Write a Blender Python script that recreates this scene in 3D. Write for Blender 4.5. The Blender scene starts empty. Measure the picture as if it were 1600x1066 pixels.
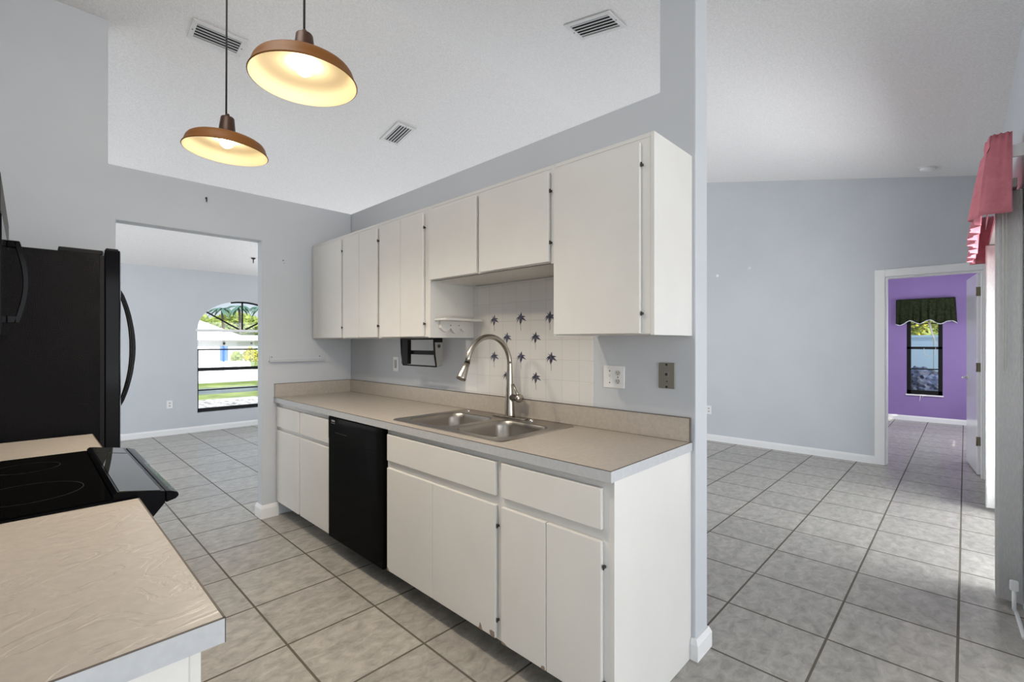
import bpy, bmesh, math, random
from mathutils import Vector, Matrix, noise
random.seed(7)
C = bpy.context.scene.collection
SC = bpy.context.scene
PI = math.pi
R = math.radians

# ------------------------------------------------------------------ camera
cam = bpy.data.cameras.new('camera')
cam.sensor_width = 36.0
cam.lens = 733.1 / 1600 * 36.0
cam.shift_y = 2.2 / 1600
cam.clip_start = 0.02
cam.clip_end = 600
camo = bpy.data.objects.new('camera', cam)
C.objects.link(camo)
camo.location = (0, 0, 1.335)
camo.rotation_euler = (R(90), 0, R(44.02 - 90))
SC.camera = camo

# ------------------------------------------------------------------ exposure
SC.view_settings.view_transform = 'Standard'
SC.view_settings.look = 'None'
SC.view_settings.gamma = 1.0
SC.view_settings.use_curve_mapping = False
SC.view_settings.exposure = 0.0

# ------------------------------------------------------------------ sky, daylight and added fill
W = bpy.data.worlds.new('sky')
SC.world = W
W.use_nodes = True
nt = W.node_tree
nt.nodes.clear()
wo = nt.nodes.new('ShaderNodeOutputWorld')
bg = nt.nodes.new('ShaderNodeBackground')
tc = nt.nodes.new('ShaderNodeTexCoord')
sx = nt.nodes.new('ShaderNodeSeparateXYZ')
rp = nt.nodes.new('ShaderNodeValToRGB')
nz = nt.nodes.new('ShaderNodeTexNoise')
mx = nt.nodes.new('ShaderNodeMix'); mx.data_type = 'RGBA'
rp.color_ramp.elements[0].position = 0.0
rp.color_ramp.elements[0].color = (0.86, 0.93, 1.0, 1)
rp.color_ramp.elements[1].position = 0.35
rp.color_ramp.elements[1].color = (0.36, 0.62, 0.95, 1)
nz.inputs['Scale'].default_value = 3.0
nz.inputs['Detail'].default_value = 5
cr = nt.nodes.new('ShaderNodeValToRGB')
cr.color_ramp.elements[0].position = 0.42
cr.color_ramp.elements[1].position = 0.62
nt.links.new(tc.outputs['Generated'], sx.inputs[0])
nt.links.new(sx.outputs['Z'], rp.inputs[0])
nt.links.new(tc.outputs['Generated'], nz.inputs['Vector'])
nt.links.new(nz.outputs['Fac'], cr.inputs[0])
nt.links.new(cr.outputs[0], mx.inputs[0])
nt.links.new(rp.outputs[0], mx.inputs[6])
mx.inputs[7].default_value = (1, 1, 1, 1)
nt.links.new(mx.outputs[2], bg.inputs['Color'])
bg.inputs['Strength'].default_value = 0.95
nt.links.new(bg.outputs[0], wo.inputs['Surface'])

def sun_lamp(direction, strength):
    l = bpy.data.lights.new('sun', 'SUN')
    l.energy = strength
    l.angle = R(0.6)
    l.color = (1.0, 0.95, 0.86)
    o = bpy.data.objects.new('sun', l)
    C.objects.link(o)
    o.rotation_euler = Vector(direction).to_track_quat('-Z', 'Y').to_euler()
    o.location = (0, -20, 30)
    return o
sun_lamp((0.10, 0.75, -0.75), 5.0)

def daylight(name, loc, target, sx_, sy_, power, col=(0.93, 0.97, 1.0)):
    l = bpy.data.lights.new(name, 'AREA')
    l.shape = 'RECTANGLE'
    l.size = sx_; l.size_y = sy_
    l.energy = power
    l.color = col
    o = bpy.data.objects.new(name, l)
    C.objects.link(o)
    o.location = loc
    d = Vector(target) - Vector(loc)
    o.rotation_euler = d.to_track_quat('-Z', 'Y').to_euler()
    return o
# area lamps for daylight at the openings, and added fill with no source seen
DAY = {}
def day(name, *a):
    DAY[name] = daylight('area_light_' + name, *a)
day('garden', (0.2, -10.0, 1.7), (0.8, 3.5, 1.5), 7.0, 3.0, 345)
day('kitchen_fill', (0.0, 1.7, 3.15), (0.85, 3.2, 0.6), 0.9, 0.9, 15, (1.0, 0.92, 0.83))  # added overhead fill for the aisle; no fixture is modelled
day('nook_upfill', (0.3, -3.0, 0.30), (1.0, 1.2, 3.4), 5.0, 1.6, 35)  # added fill aimed up to brighten the kitchen ceiling
day('side', (-3.4, -1.4, 1.5), (1.5, -0.2, 1.7), 2.6, 2.2, 22)  # added side fill; no window is seen on that side
day('patio_door', (4.40, -1.05, 1.05), (4.3, 2.0, 0.95), 2.2, 1.9, 62)
day('patio_upfill', (4.40, -1.0, 0.4), (4.3, 1.6, 3.2), 2.0, 0.9, 84)  # added fill aimed up at the living-room ceiling
day('dining', (-1.3, 6.2, 1.4), (2.0, 6.6, 1.5), 2.6, 2.0, 39)  # added fill from the unseen side of the dining room
day('dining_upfill', (-1.3, 6.2, 0.4), (2.2, 6.0, 3.0), 2.6, 1.0, 14)  # added fill aimed up at the dining ceiling
day('living', (4.4, 8.1, 1.4), (4.4, 4.0, 1.6), 2.0, 1.8, 102)  # added fill; the wall behind it has no window
day('living_upfill', (4.4, 8.1, 0.5), (4.4, 4.5, 3.3), 2.0, 1.0, 31)  # added low fill aimed up at the slope near the ridge
day('bedroom', (8.9, -0.80, 1.3), (8.9, 1.5, 1.1), 1.4, 1.3, 40)
day('bedroom_leaf_fill', (8.4, 3.7, 1.4), (8.6, 0.5, 1.1), 1.8, 1.4, 46)  # added fill that brightens the open door leaf

# ------------------------------------------------------------------ materials
MATS = {}
def mat(name, col=(0.8, 0.8, 0.8), rough=0.5, metal=0.0, spec=0.5, emit=None, es=0.0, coat=0.0):
    m = bpy.data.materials.new(name)
    m.use_nodes = True
    b = m.node_tree.nodes['Principled BSDF']
    b.inputs['Base Color'].default_value = (*col, 1)
    b.inputs['Roughness'].default_value = rough
    b.inputs['Metallic'].default_value = metal
    b.inputs['Specular IOR Level'].default_value = spec
    if coat:
        b.inputs['Coat Weight'].default_value = coat
        b.inputs['Coat Roughness'].default_value = 0.05
    if emit:
        b.inputs['Emission Color'].default_value = (*emit, 1)
        b.inputs['Emission Strength'].default_value = es
    MATS[name] = m
    return m

def N(m, t):
    return m.node_tree.nodes.new(t)
def L(m, a, b):
    m.node_tree.links.new(a, b)
def bsdf(m):
    return m.node_tree.nodes['Principled BSDF']
def objco(m, scale=(1, 1, 1), loc=(0, 0, 0)):
    t = N(m, 'ShaderNodeTexCoord')
    mp = N(m, 'ShaderNodeMapping')
    mp.inputs['Scale'].default_value = scale
    mp.inputs['Location'].default_value = loc
    L(m, t.outputs['Object'], mp.inputs['Vector'])
    return mp.outputs['Vector']
def bump(m, h, strength, dist=0.002):
    b = N(m, 'ShaderNodeBump')
    b.inputs['Strength'].default_value = strength
    b.inputs['Distance'].default_value = dist
    L(m, h, b.inputs['Height'])
    L(m, b.outputs['Normal'], bsdf(m).inputs['Normal'])
    return b
def mottled(m, c0, c1, scale, detail=4, lo=0.35, hi=0.65, vec=None, rough=0.55):
    n = N(m, 'ShaderNodeTexNoise')
    n.inputs['Scale'].default_value = scale
    n.inputs['Detail'].default_value = detail
    n.inputs['Roughness'].default_value = rough
    L(m, vec if vec is not None else objco(m), n.inputs['Vector'])
    r = N(m, 'ShaderNodeValToRGB')
    r.color_ramp.elements[0].position = lo
    r.color_ramp.elements[1].position = hi
    r.color_ramp.elements[0].color = (*c0, 1)
    r.color_ramp.elements[1].color = (*c1, 1)
    L(m, n.outputs['Fac'], r.inputs[0])
    L(m, r.outputs[0], bsdf(m).inputs['Base Color'])
    return n, r
def noise_bump(m, scale, strength, dist=0.002, detail=3, vec=None):
    n = N(m, 'ShaderNodeTexNoise')
    n.inputs['Scale'].default_value = scale
    n.inputs['Detail'].default_value = detail
    L(m, vec if vec is not None else objco(m), n.inputs['Vector'])
    return bump(m, n.outputs['Fac'], strength, dist)

wall_m = mat('wall_paint_pale_blue_grey', rough=0.55, spec=0.3)
mottled(wall_m, (0.535, 0.56, 0.59), (0.565, 0.585, 0.615), 1.6, 3)
noise_bump(wall_m, 90, 0.12, 0.002, 4)
ceil_m = mat('ceiling_popcorn_white', rough=0.9, spec=0.1)
mottled(ceil_m, (0.75, 0.735, 0.735), (0.83, 0.815, 0.815), 90, 3, 0.38, 0.62)
noise_bump(ceil_m, 120, 0.55, 0.006, 3)
white_trim = mat('trim_white_paint', (0.80, 0.80, 0.80), 0.4)
cab_m = mat('cabinet_white_paint', rough=0.42, spec=0.4)
mottled(cab_m, (0.675, 0.658, 0.63), (0.705, 0.688, 0.66), 3, 3)
noise_bump(cab_m, 40, 0.05, 0.001, 3, objco(cab_m, (1, 1, 0.15)))
cab_in = mat('cabinet_shadow_gap', (0.30, 0.28, 0.26), 0.7)
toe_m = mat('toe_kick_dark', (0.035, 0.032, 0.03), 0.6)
chip_m = mat('bare_chipboard', (0.26, 0.20, 0.16), 0.9)
hinge_m = mat('hinge_dark_metal', (0.04, 0.035, 0.03), 0.4, 0.6)
lam_m = mat('laminate_beige', rough=0.32, spec=0.5)
mottled(lam_m, (0.40, 0.36, 0.315), (0.45, 0.405, 0.355), 55, 5)
# crinkled slate-like laminate relief
_v = objco(lam_m, (1.0, 1.35, 1.0))
_w = N(lam_m, 'ShaderNodeTexNoise'); _w.inputs['Scale'].default_value = 7; _w.inputs['Detail'].default_value = 6
_w.inputs['Distortion'].default_value = 1.6
L(lam_m, _v, _w.inputs['Vector'])
_r = N(lam_m, 'ShaderNodeValToRGB')
_r.color_ramp.elements[0].position = 0.47; _r.color_ramp.elements[1].position = 0.53
_r.color_ramp.elements[0].color = (0, 0, 0, 1); _r.color_ramp.elements[1].color = (1, 1, 1, 1)
_e = _r.color_ramp.elements.new(0.50); _e.color = (0.35, 0.35, 0.35, 1)
L(lam_m, _w.outputs['Fac'], _r.inputs[0])
bump(lam_m, _r.outputs[0], 0.32, 0.002)
edge_m = mat('laminate_edge_grey_daylit', rough=0.42)  # edge grey with the blue of window light put into the colour
mottled(edge_m, (0.44, 0.45, 0.465), (0.48, 0.49, 0.505), 60, 4)
seam_m = mat('laminate_seam_dark', (0.09, 0.07, 0.055), 0.6)

# ceramic floor tile
floor_m = mat('floor_tile_grey_stone', rough=0.3, spec=0.45)
T = 0.4255
vec = objco(floor_m, (1, 1, 1), (-0.80, -0.0245, 0))
bk = N(floor_m, 'ShaderNodeTexBrick')
bk.offset = 0.0
bk.inputs['Scale'].default_value = 1.0
bk.inputs['Brick Width'].default_value = T
bk.inputs['Row Height'].default_value = T
bk.inputs['Mortar Size'].default_value = 0.0058
bk.inputs['Mortar Smooth'].default_value = 0.3
bk.inputs['Color1'].default_value = (0.93, 0.93, 0.93, 1)
bk.inputs['Color2'].default_value = (1.07, 1.07, 1.07, 1)
bk.inputs['Mortar'].default_value = (1, 1, 1, 1)
L(floor_m, vec, bk.inputs['Vector'])
n1 = N(floor_m, 'ShaderNodeTexNoise'); n1.inputs['Scale'].default_value = 13.0; n1.inputs['Detail'].default_value = 9
n1.inputs['Roughness'].default_value = 0.68; n1.inputs['Distortion'].default_value = 0.5
L(floor_m, objco(floor_m, (1.0, 1.5, 1)), n1.inputs['Vector'])
r1 = N(floor_m, 'ShaderNodeValToRGB')
r1.color_ramp.elements[0].position = 0.33; r1.color_ramp.elements[1].position = 0.67
r1.color_ramp.elements[0].color = (0.262, 0.246, 0.219, 1)
r1.color_ramp.elements[1].color = (0.475, 0.453, 0.415, 1)
L(floor_m, n1.outputs['Fac'], r1.inputs[0])
mm = N(floor_m, 'ShaderNodeMix'); mm.data_type = 'RGBA'; mm.blend_type = 'MULTIPLY'; mm.inputs[0].default_value = 1.0
L(floor_m, r1.outputs[0], mm.inputs[6]); L(floor_m, bk.outputs['Color'], mm.inputs[7])
mg = N(floor_m, 'ShaderNodeMix'); mg.data_type = 'RGBA'
L(floor_m, bk.outputs['Fac'], mg.inputs[0]); L(floor_m, mm.outputs[2], mg.inputs[6])
mg.inputs[7].default_value = (0.115, 0.10, 0.08, 1)
L(floor_m, mg.outputs[2], bsdf(floor_m).inputs['Base Color'])
rr = N(floor_m, 'ShaderNodeMapRange')
rr.inputs['To Min'].default_value = 0.30; rr.inputs['To Max'].default_value = 0.85
L(floor_m, bk.outputs['Fac'], rr.inputs['Value']); L(floor_m, rr.outputs[0], bsdf(floor_m).inputs['Roughness'])
# relief: fine slate ripples minus the grout groove
n2 = N(floor_m, 'ShaderNodeTexNoise'); n2.inputs['Scale'].default_value = 16; n2.inputs['Detail'].default_value = 6; n2.inputs['Distortion'].default_value = 1.4
L(floor_m, objco(floor_m, (0.7, 2.2, 1)), n2.inputs['Vector'])
sb = N(floor_m, 'ShaderNodeMath'); sb.operation = 'MULTIPLY_ADD'
L(floor_m, bk.outputs['Fac'], sb.inputs[0]); sb.inputs[1].default_value = -1.0; L(floor_m, n2.outputs['Fac'], sb.inputs[2])
bump(floor_m, sb.outputs[0], 0.5, 0.004)

# square wall tiles
tile_m = mat('wall_tile_glazed_white', (0.67, 0.652, 0.63), 0.22, 0, 0.5)
bt = N(tile_m, 'ShaderNodeTexBrick'); bt.offset = 0.0
bt.inputs['Scale'].default_value = 1.0
bt.inputs['Brick Width'].default_value = 0.1105; bt.inputs['Row Height'].default_value = 0.1075
bt.inputs['Mortar Size'].default_value = 0.0016; bt.inputs['Mortar Smooth'].default_value = 0.5
bt.inputs['Color1'].default_value = (0.67, 0.652, 0.63, 1); bt.inputs['Color2'].default_value = (0.69, 0.672, 0.65, 1)
bt.inputs['Mortar'].default_value = (0.58, 0.56, 0.535, 1)
tcn = N(tile_m, 'ShaderNodeTexCoord'); sxx = N(tile_m, 'ShaderNodeSeparateXYZ'); cxx = N(tile_m, 'ShaderNodeCombineXYZ')
L(tile_m, tcn.outputs['Object'], sxx.inputs[0])
ax_ = N(tile_m, 'ShaderNodeMath'); ax_.operation = 'ADD'; ax_.inputs[1].default_value = -1.4285 + 0.1105 * 20
az_ = N(tile_m, 'ShaderNodeMath'); az_.operation = 'ADD'; az_.inputs[1].default_value = -1.086 + 0.1075 * 20
L(tile_m, sxx.outputs['Y'], ax_.inputs[0]); L(tile_m, sxx.outputs['Z'], az_.inputs[0])
L(tile_m, ax_.outputs[0], cxx.inputs['X']); L(tile_m, az_.outputs[0], cxx.inputs['Y'])
L(tile_m, cxx.outputs[0], bt.inputs['Vector']); L(tile_m, bt.outputs['Color'], bsdf(tile_m).inputs['Base Color'])
iv = N(tile_m, 'ShaderNodeMath'); iv.operation = 'SUBTRACT'; iv.inputs[0].default_value = 1.0
L(tile_m, bt.outputs['Fac'], iv.inputs[1]); bump(tile_m, iv.outputs[0], 0.35, 0.0015)
flower_m = mat('tile_flower_indigo', rough=0.3)
mottled(flower_m, (0.025, 0.025, 0.045), (0.14, 0.14, 0.20), 70, 3)
stem_m = mat('tile_flower_stem', (0.33, 0.34, 0.36), 0.3)

gloss_black = mat('appliance_gloss_black', (0.003, 0.003, 0.004), 0.10, 0, 0.5)
dw_black = mat('dishwasher_black', (0.0035, 0.0035, 0.0035), 0.06, 0, 0.5)
glass_black = mat('cooktop_black_glass', (0.0025, 0.0025, 0.0025), 0.06, 0, 0.5)
for _m, _i in ((gloss_black, 1.14), (dw_black, 1.07), (glass_black, 1.08)):
    bsdf(_m).inputs['IOR'].default_value = _i
panel_black = mat('control_panel_smoked_glass', (0.02, 0.02, 0.018), 0.04, 0, 0.7, coat=0.2)
matte_black = mat('matte_black_plastic', (0.006, 0.006, 0.006), 0.5, 0, 0.15)
ring_m = mat('burner_ring_print', (0.055, 0.055, 0.055), 0.3)
fridge_side = mat('fridge_side_textured_black', (0.004, 0.004, 0.005), 0.14, 0, 0.5)
bsdf(fridge_side).inputs['IOR'].default_value = 1.19
_vo = N(fridge_side, 'ShaderNodeTexNoise'); _vo.inputs['Scale'].default_value = 420; _vo.inputs['Detail'].default_value = 2
L(fridge_side, objco(fridge_side), _vo.inputs['Vector'])
bump(fridge_side, _vo.outputs['Fac'], 0.8, 0.004)
grey_mark = mat('printed_mark_grey', (0.22, 0.22, 0.22), 0.5)
steel = mat('sink_stainless_steel', (0.40, 0.37, 0.335), 0.3, 1.0)
noise_bump(steel, 30, 0.03, 0.001, 3, objco(steel, (1, 12, 12)))
nickel = mat('faucet_brushed_nickel', (0.42, 0.385, 0.34), 0.27, 1.0)
chrome = mat('chrome', (0.7, 0.7, 0.7), 0.15, 1.0)
brass = mat('aged_brass_hinge', (0.22, 0.19, 0.13), 0.4, 1.0)
bronze = mat('shade_bronze_enamel', (0.17, 0.062, 0.007), 0.5, 0.0, 0.35)
bronze_dark = mat('socket_dark_bronze', (0.05, 0.022, 0.012), 0.4, 0.3)
cream = mat('shade_cream_enamel', (0.84, 0.75, 0.57), 0.45)
bulb_m = mat('lit_bulb', (1, 0.9, 0.7), 0.4, emit=(1.0, 0.80, 0.50), es=40.0)
cord_m = mat('black_cord', (0.012, 0.011, 0.01), 0.6)
vent_m = mat('vent_grille_grey', (0.46, 0.46, 0.46), 0.5)
vent_frame = mat('vent_frame_white', (0.66, 0.655, 0.65), 0.5)
dark_m = mat('duct_dark', (0.01, 0.01, 0.01), 0.9)
plate_white = mat('plate_white_plastic', (0.80, 0.80, 0.80), 0.35)
plate_grey = mat('plate_grey_steel', (0.30, 0.29, 0.25), 0.38, 0.6)
slot_m = mat('outlet_slot_dark', (0.03, 0.03, 0.03), 0.6)
recept_m = mat('outlet_receptacle', (0.60, 0.59, 0.56), 0.4)
bracket_grey = mat('bracket_brushed_grey', (0.32, 0.31, 0.29), 0.4, 0.5)
purple_m = mat('wall_paint_purple', rough=0.5)
mottled(purple_m, (0.235, 0.15, 0.365), (0.255, 0.165, 0.39), 2, 3)
win_black = mat('window_frame_black', (0.006, 0.006, 0.006), 0.45, 0, 0.2)
door_white = mat('door_white_gloss', (0.78, 0.78, 0.78), 0.14, 0, 0.5)
blind_m = mat('vertical_blind_fabric', rough=0.7)
mottled(blind_m, (0.66, 0.65, 0.64), (0.80, 0.79, 0.775), 1.0, 4, 0.3, 0.7, objco(blind_m, (60, 260, 30)))
pink_m = mat('valance_pink_cotton', rough=0.85, spec=0.1)
mottled(pink_m, (0.64, 0.215, 0.26), (0.70, 0.25, 0.295), 30, 3)
bsdf(pink_m).inputs['Subsurface Weight'].default_value = 0.0
green_m = mat('valance_dark_green', rough=0.9, spec=0.1)
mottled(green_m, (0.016, 0.021, 0.009), (0.034, 0.042, 0.021), 25, 3)
lace_m = mat('valance_white_lace', (0.8, 0.85, 0.85), 0.9)
glass_m = bpy.data.materials.new('window_glass'); glass_m.use_nodes = True
_n = glass_m.node_tree; _n.nodes.clear()
_o = _n.nodes.new('ShaderNodeOutputMaterial'); _mx = _n.nodes.new('ShaderNodeMixShader')
_t = _n.nodes.new('ShaderNodeBsdfTransparent'); _g = _n.nodes.new('ShaderNodeBsdfGlossy')
_g.inputs['Roughness'].default_value = 0.02; _mx.inputs[0].default_value = 0.03
_n.links.new(_t.outputs[0], _mx.inputs[1]); _n.links.new(_g.outputs[0], _mx.inputs[2]); _n.links.new(_mx.outputs[0], _o.inputs['Surface'])
# outdoors
grass_m = mat('lawn_grass', rough=0.9)
mottled(grass_m, (0.14, 0.22, 0.035), (0.32, 0.40, 0.08), 1.3, 6)
concrete_m = mat('pale_concrete', rough=0.9); mottled(concrete_m, (0.62, 0.61, 0.59), (0.72, 0.71, 0.69), 1.0, 5)
asphalt_m = mat('shaded_asphalt', rough=0.9); mottled(asphalt_m, (0.10, 0.14, 0.15), (0.16, 0.19, 0.20), 1.0, 5)
rock_m = mat('white_rock_bed', rough=0.9); mottled(rock_m, (0.20, 0.19, 0.18), (0.72, 0.69, 0.66), 8.0, 5, 0.42, 0.50)
house_m = mat('stucco_white', (0.82, 0.82, 0.84), 0.8)
roof_m = mat('roof_pale_tile', (0.80, 0.79, 0.78), 0.8)
soffit_m = mat('soffit_eave_shade', (0.42, 0.42, 0.44), 0.8)  # shade under the eave is put into this grey
bluedoor_m = mat('door_blue_paint', (0.10, 0.24, 0.75), 0.5)
leaf_m = mat('leaf_green', rough=0.8); mottled(leaf_m, (0.14, 0.22, 0.04), (0.50, 0.58, 0.18), 2.0, 6)
leaf2_m = mat('leaf_yellow_green', rough=0.7); mottled(leaf2_m, (0.10, 0.13, 0.03), (0.72, 0.66, 0.05), 7.0, 4, 0.42, 0.55)
palm_m = mat('palm_frond', (0.10, 0.22, 0.17), 0.7)
bark_m = mat('tree_bark', (0.22, 0.19, 0.16), 0.9)
fence_m = mat('fence_pale_blue', (0.58, 0.78, 0.98), 0.6)
navy_m = mat('navy_mottled', rough=0.6); mottled(navy_m, (0.012, 0.02, 0.05), (0.07, 0.10, 0.19), 4, 5)
ivory_cord = mat('cord_ivory', (0.66, 0.65, 0.58), 0.7)
lampdark = mat('lantern_dark', (0.05, 0.05, 0.05), 0.5)

# ------------------------------------------------------------------ mesh helpers
class MB:
    """Collects shapes and links them as one mesh object."""
    def __init__(s):
        s.bm = bmesh.new(); s.mats = []
    def mi(s, m):
        if m not in s.mats: s.mats.append(m)
        return s.mats.index(m)
    def faces(s, vs, fs, m=None, smooth=False):
        i = s.mi(m) if m else 0
        v = [s.bm.verts.new(p) for p in vs]
        out = []
        for f in fs:
            try:
                fc = s.bm.faces.new([v[k] for k in f]); fc.material_index = i; fc.smooth = smooth; out.append(fc)
            except ValueError:
                pass
        return v, out
    def box(s, x0, x1, y0, y1, z0, z1, m=None):
        vs = [(x, y, z) for z in (z0, z1) for y in (y0, y1) for x in (x0, x1)]
        s.faces(vs, [(0, 2, 3, 1), (4, 5, 7, 6), (0, 1, 5, 4), (2, 6, 7, 3), (0, 4, 6, 2), (1, 3, 7, 5)], m)
        return s
    def prism(s, poly, axis, a0, a1, m=None, smooth=False):
        """poly: 2-D outline in the other two axes, swept from a0 to a1 along axis."""
        def P(u, v, a):
            return {'x': (a, u, v), 'y': (u, a, v), 'z': (u, v, a)}[axis]
        n = len(poly)
        vs = [P(u, v, a0) for u, v in poly] + [P(u, v, a1) for u, v in poly]
        fs = [tuple(range(n - 1, -1, -1)), tuple(range(n, 2 * n))] + [(k, (k + 1) % n, n + (k + 1) % n, n + k) for k in range(n)]
        i = s.mi(m) if m else 0
        v, out = s.faces(vs, fs, m)
        if smooth:
            for f in out[2:]: f.smooth = True
        return s
    def lathe(s, prof, c, axis='z', n=40, m=None, sx=1.0, sy=1.0, close=False):
        rings = []
        i = s.mi(m) if m else 0
        def P(r, h, a):
            u, v = r * math.cos(a) * sx, r * math.sin(a) * sy
            if axis == 'z': return (c[0] + u, c[1] + v, c[2] + h)
            if axis == 'x': return (c[0] + h, c[1] + u, c[2] + v)
            return (c[0] + u, c[1] + h, c[2] + v)
        for r, h in prof:
            if r < 1e-6: rings.append([s.bm.verts.new(P(0, h, 0))])
            else: rings.append([s.bm.verts.new(P(r, h, 2 * PI * k / n)) for k in range(n)])
        for a, b in zip(rings, rings[1:]):
            for k in range(n):
                k2 = (k + 1) % n
                if len(a) == 1 and len(b) == 1: continue
                if len(a) == 1: q = [a[0], b[k2], b[k]]
                elif len(b) == 1: q = [a[k], a[k2], b[0]]
                else: q = [a[k], a[k2], b[k2], b[k]]
                f = s.bm.faces.new(q); f.smooth = True; f.material_index = i
        return s
    def tube(s, pts, r, n=10, m=None, cap=True):
        """pts: list of points; r: a radius or one per point."""
        pts = [Vector(p) for p in pts]
        rs = r if isinstance(r, (list, tuple)) else [r] * len(pts)
        i = s.mi(m) if m else 0
        rings = []
        prev = None
        for k, p in enumerate(pts):
            d = (pts[min(k + 1, len(pts) - 1)] - pts[max(k - 1, 0)]).normalized()
            if prev is None:
                u = d.cross(Vector((0, 0, 1)))
                if u.length < 1e-3: u = d.cross(Vector((1, 0, 0)))
            else:
                u = prev - d * prev.dot(d)
            u.normalize(); prev = u
            w = d.cross(u)
            rings.append([s.bm.verts.new(p + (u * math.cos(2 * PI * j / n) + w * math.sin(2 * PI * j / n)) * rs[k]) for j in range(n)])
        for a, b in zip(rings, rings[1:]):
            for j in range(n):
                f = s.bm.faces.new([a[j], a[(j + 1) % n], b[(j + 1) % n], b[j]]); f.smooth = True; f.material_index = i
        if cap:
            for g in (rings[0], rings[-1]):
                f = s.bm.faces.new(g); f.material_index = i
        return s
    def build(s, name, m=None, parent=None, bevel=0.0, solid=0.0, seg=2):
        bmesh.ops.recalc_face_normals(s.bm, faces=s.bm.faces[:])
        me = bpy.data.meshes.new(name)
        s.bm.to_mesh(me); s.bm.free()
        mats = s.mats if s.mats else [m]
        if m and m not in mats and not s.mats: mats = [m]
        for x in mats: me.materials.append(x)
        o = bpy.data.objects.new(name, me)
        C.objects.link(o)
        if parent: o.parent = parent
        if solid:
            md = o.modifiers.new('thickness', 'SOLIDIFY'); md.thickness = solid; md.offset = 0
        if bevel:
            md = o.modifiers.new('edges', 'BEVEL'); md.width = bevel; md.segments = seg; md.limit_method = 'ANGLE'; md.angle_limit = R(40)
        return o

def centre(o, base=None):
    """Puts the origin of a thing (mesh object) where it stands without moving it."""
    return o
def tag(o, label=None, cat=None, group=None, kind=None):
    if label: o['label'] = label
    if cat: o['category'] = cat
    if group: o['group'] = group
    if kind: o['kind'] = kind
    return o
def thing(name, label, cat, loc, group=None):
    o = bpy.data.objects.new(name, None)
    C.objects.link(o)
    o.empty_display_size = 0.1
    o.location = loc
    tag(o, label, cat, group)
    return o
class Part(MB):
    """Part modelled in world coordinates, parented to an Empty that stands at its own place."""
    def build(s, name, m=None, parent=None, bevel=0.0, solid=0.0, seg=2):
        p = parent
        off = Vector((0, 0, 0))
        while p is not None:
            off += p.location
            p = p.parent
        if off.length > 0:
            bmesh.ops.translate(s.bm, verts=s.bm.verts[:], vec=-off)
        return MB.build(s, name, m, parent, bevel, solid, seg)
def BX(*a):
    p = Part()
    p.box(*a)
    return p
def struct(o):
    o['kind'] = 'structure'
    return o

def rrect(x0, x1, y0, y1, r, n=6):
    pts = []
    for cx, cy, a in ((x1 - r, y1 - r, 0), (x0 + r, y1 - r, 90), (x0 + r, y0 + r, 180), (x1 - r, y0 + r, 270)):
        for k in range(n + 1):
            t = R(a + 90 * k / n)
            pts.append((cx + r * math.cos(t), cy + r * math.sin(t)))
    return pts

# ------------------------------------------------------------------ the setting
WX, WXb = 1.957, 2.079       # sink wall faces
WY, WYb = 3.83, 3.93         # wall with the opening
RIDGE_Y, RIDGE_Z, SLOPE = 2.75, 3.568, 0.21
def cz(y):
    return RIDGE_Z - SLOPE * abs(y - RIDGE_Y)
FX, FXb = 6.48, 6.60         # living-room wall with the bedroom door
PY = -0.21                   # patio wall
LY = 8.25                    # dining-room window wall

struct(BX(-4.0, 10.6, -3.3, 8.4, -0.12, 0.0).build('floor', floor_m))
cb = Part()
YA, YB = -3.3, 8.45
cb.prism([(YA, cz(YA)), (RIDGE_Y, RIDGE_Z), (YB, cz(YB)), (YB, cz(YB) + 0.12), (RIDGE_Y, RIDGE_Z + 0.12), (YA, cz(YA) + 0.12)], 'x', -4.0, FXb)
struct(cb.build('ceiling', ceil_m))
struct(BX(FXb, 10.62, -1.4, 4.0, 2.44, 2.52).build('ceiling_bedroom', ceil_m))

# sink wall: half height, then a full-height stub at its end
w = Part()
w.prism([(0.816, 0), (WYb, 0), (WYb, 2.447), (0.977, 2.447), (0.977, cz(0.977) - 0.0), (0.816, cz(0.816) - 0.0)], 'x', WX, WXb)
struct(w.build('wall_sink', wall_m, bevel=0.004))
# wall with the opening; full height on the fridge side
w = Part()
w.prism([(-0.55, 0), (0.389, 0), (0.389, 2.103), (1.240, 2.103), (1.240, 0), (WX, 0), (WX, 2.447), (0.352, 2.447), (0.352, cz(WY)), (-0.55, cz(WY))], 'y', WY, WYb)
struct(w.build('wall_opening', wall_m, bevel=0.006))
w = Part()
w.prism([(0.55, 0), (WY, 0), (WY, cz(WY)), (RIDGE_Y, RIDGE_Z), (0.55, cz(0.55))], 'x', -0.55, -0.43)
struct(w.build('wall_range', wall_m))
# living-room wall with the bedroom door opening
w = Part()
w.prism([(PY - 0.12, 0), (-0.125, 0), (-0.125, 2.045), (0.627, 2.045), (0.627, 0), (LY + 0.1, 0), (LY + 0.1, cz(LY + 0.1)), (RIDGE_Y, RIDGE_Z), (PY - 0.12, cz(PY - 0.12))], 'x', FX, FXb)
struct(w.build('wall_living', wall_m))
# patio wall with the sliding door opening
w = Part()
SD0, SD1, SDH = 3.60, 5.32, 2.06
w.prism([(2.9, 0), (SD0, 0), (SD0, SDH), (SD1, SDH), (SD1, 0), (FX, 0), (FX, cz(PY)), (2.9, cz(PY))], 'y', PY - 0.12, PY)
struct(w.build('wall_patio', wall_m))
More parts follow.
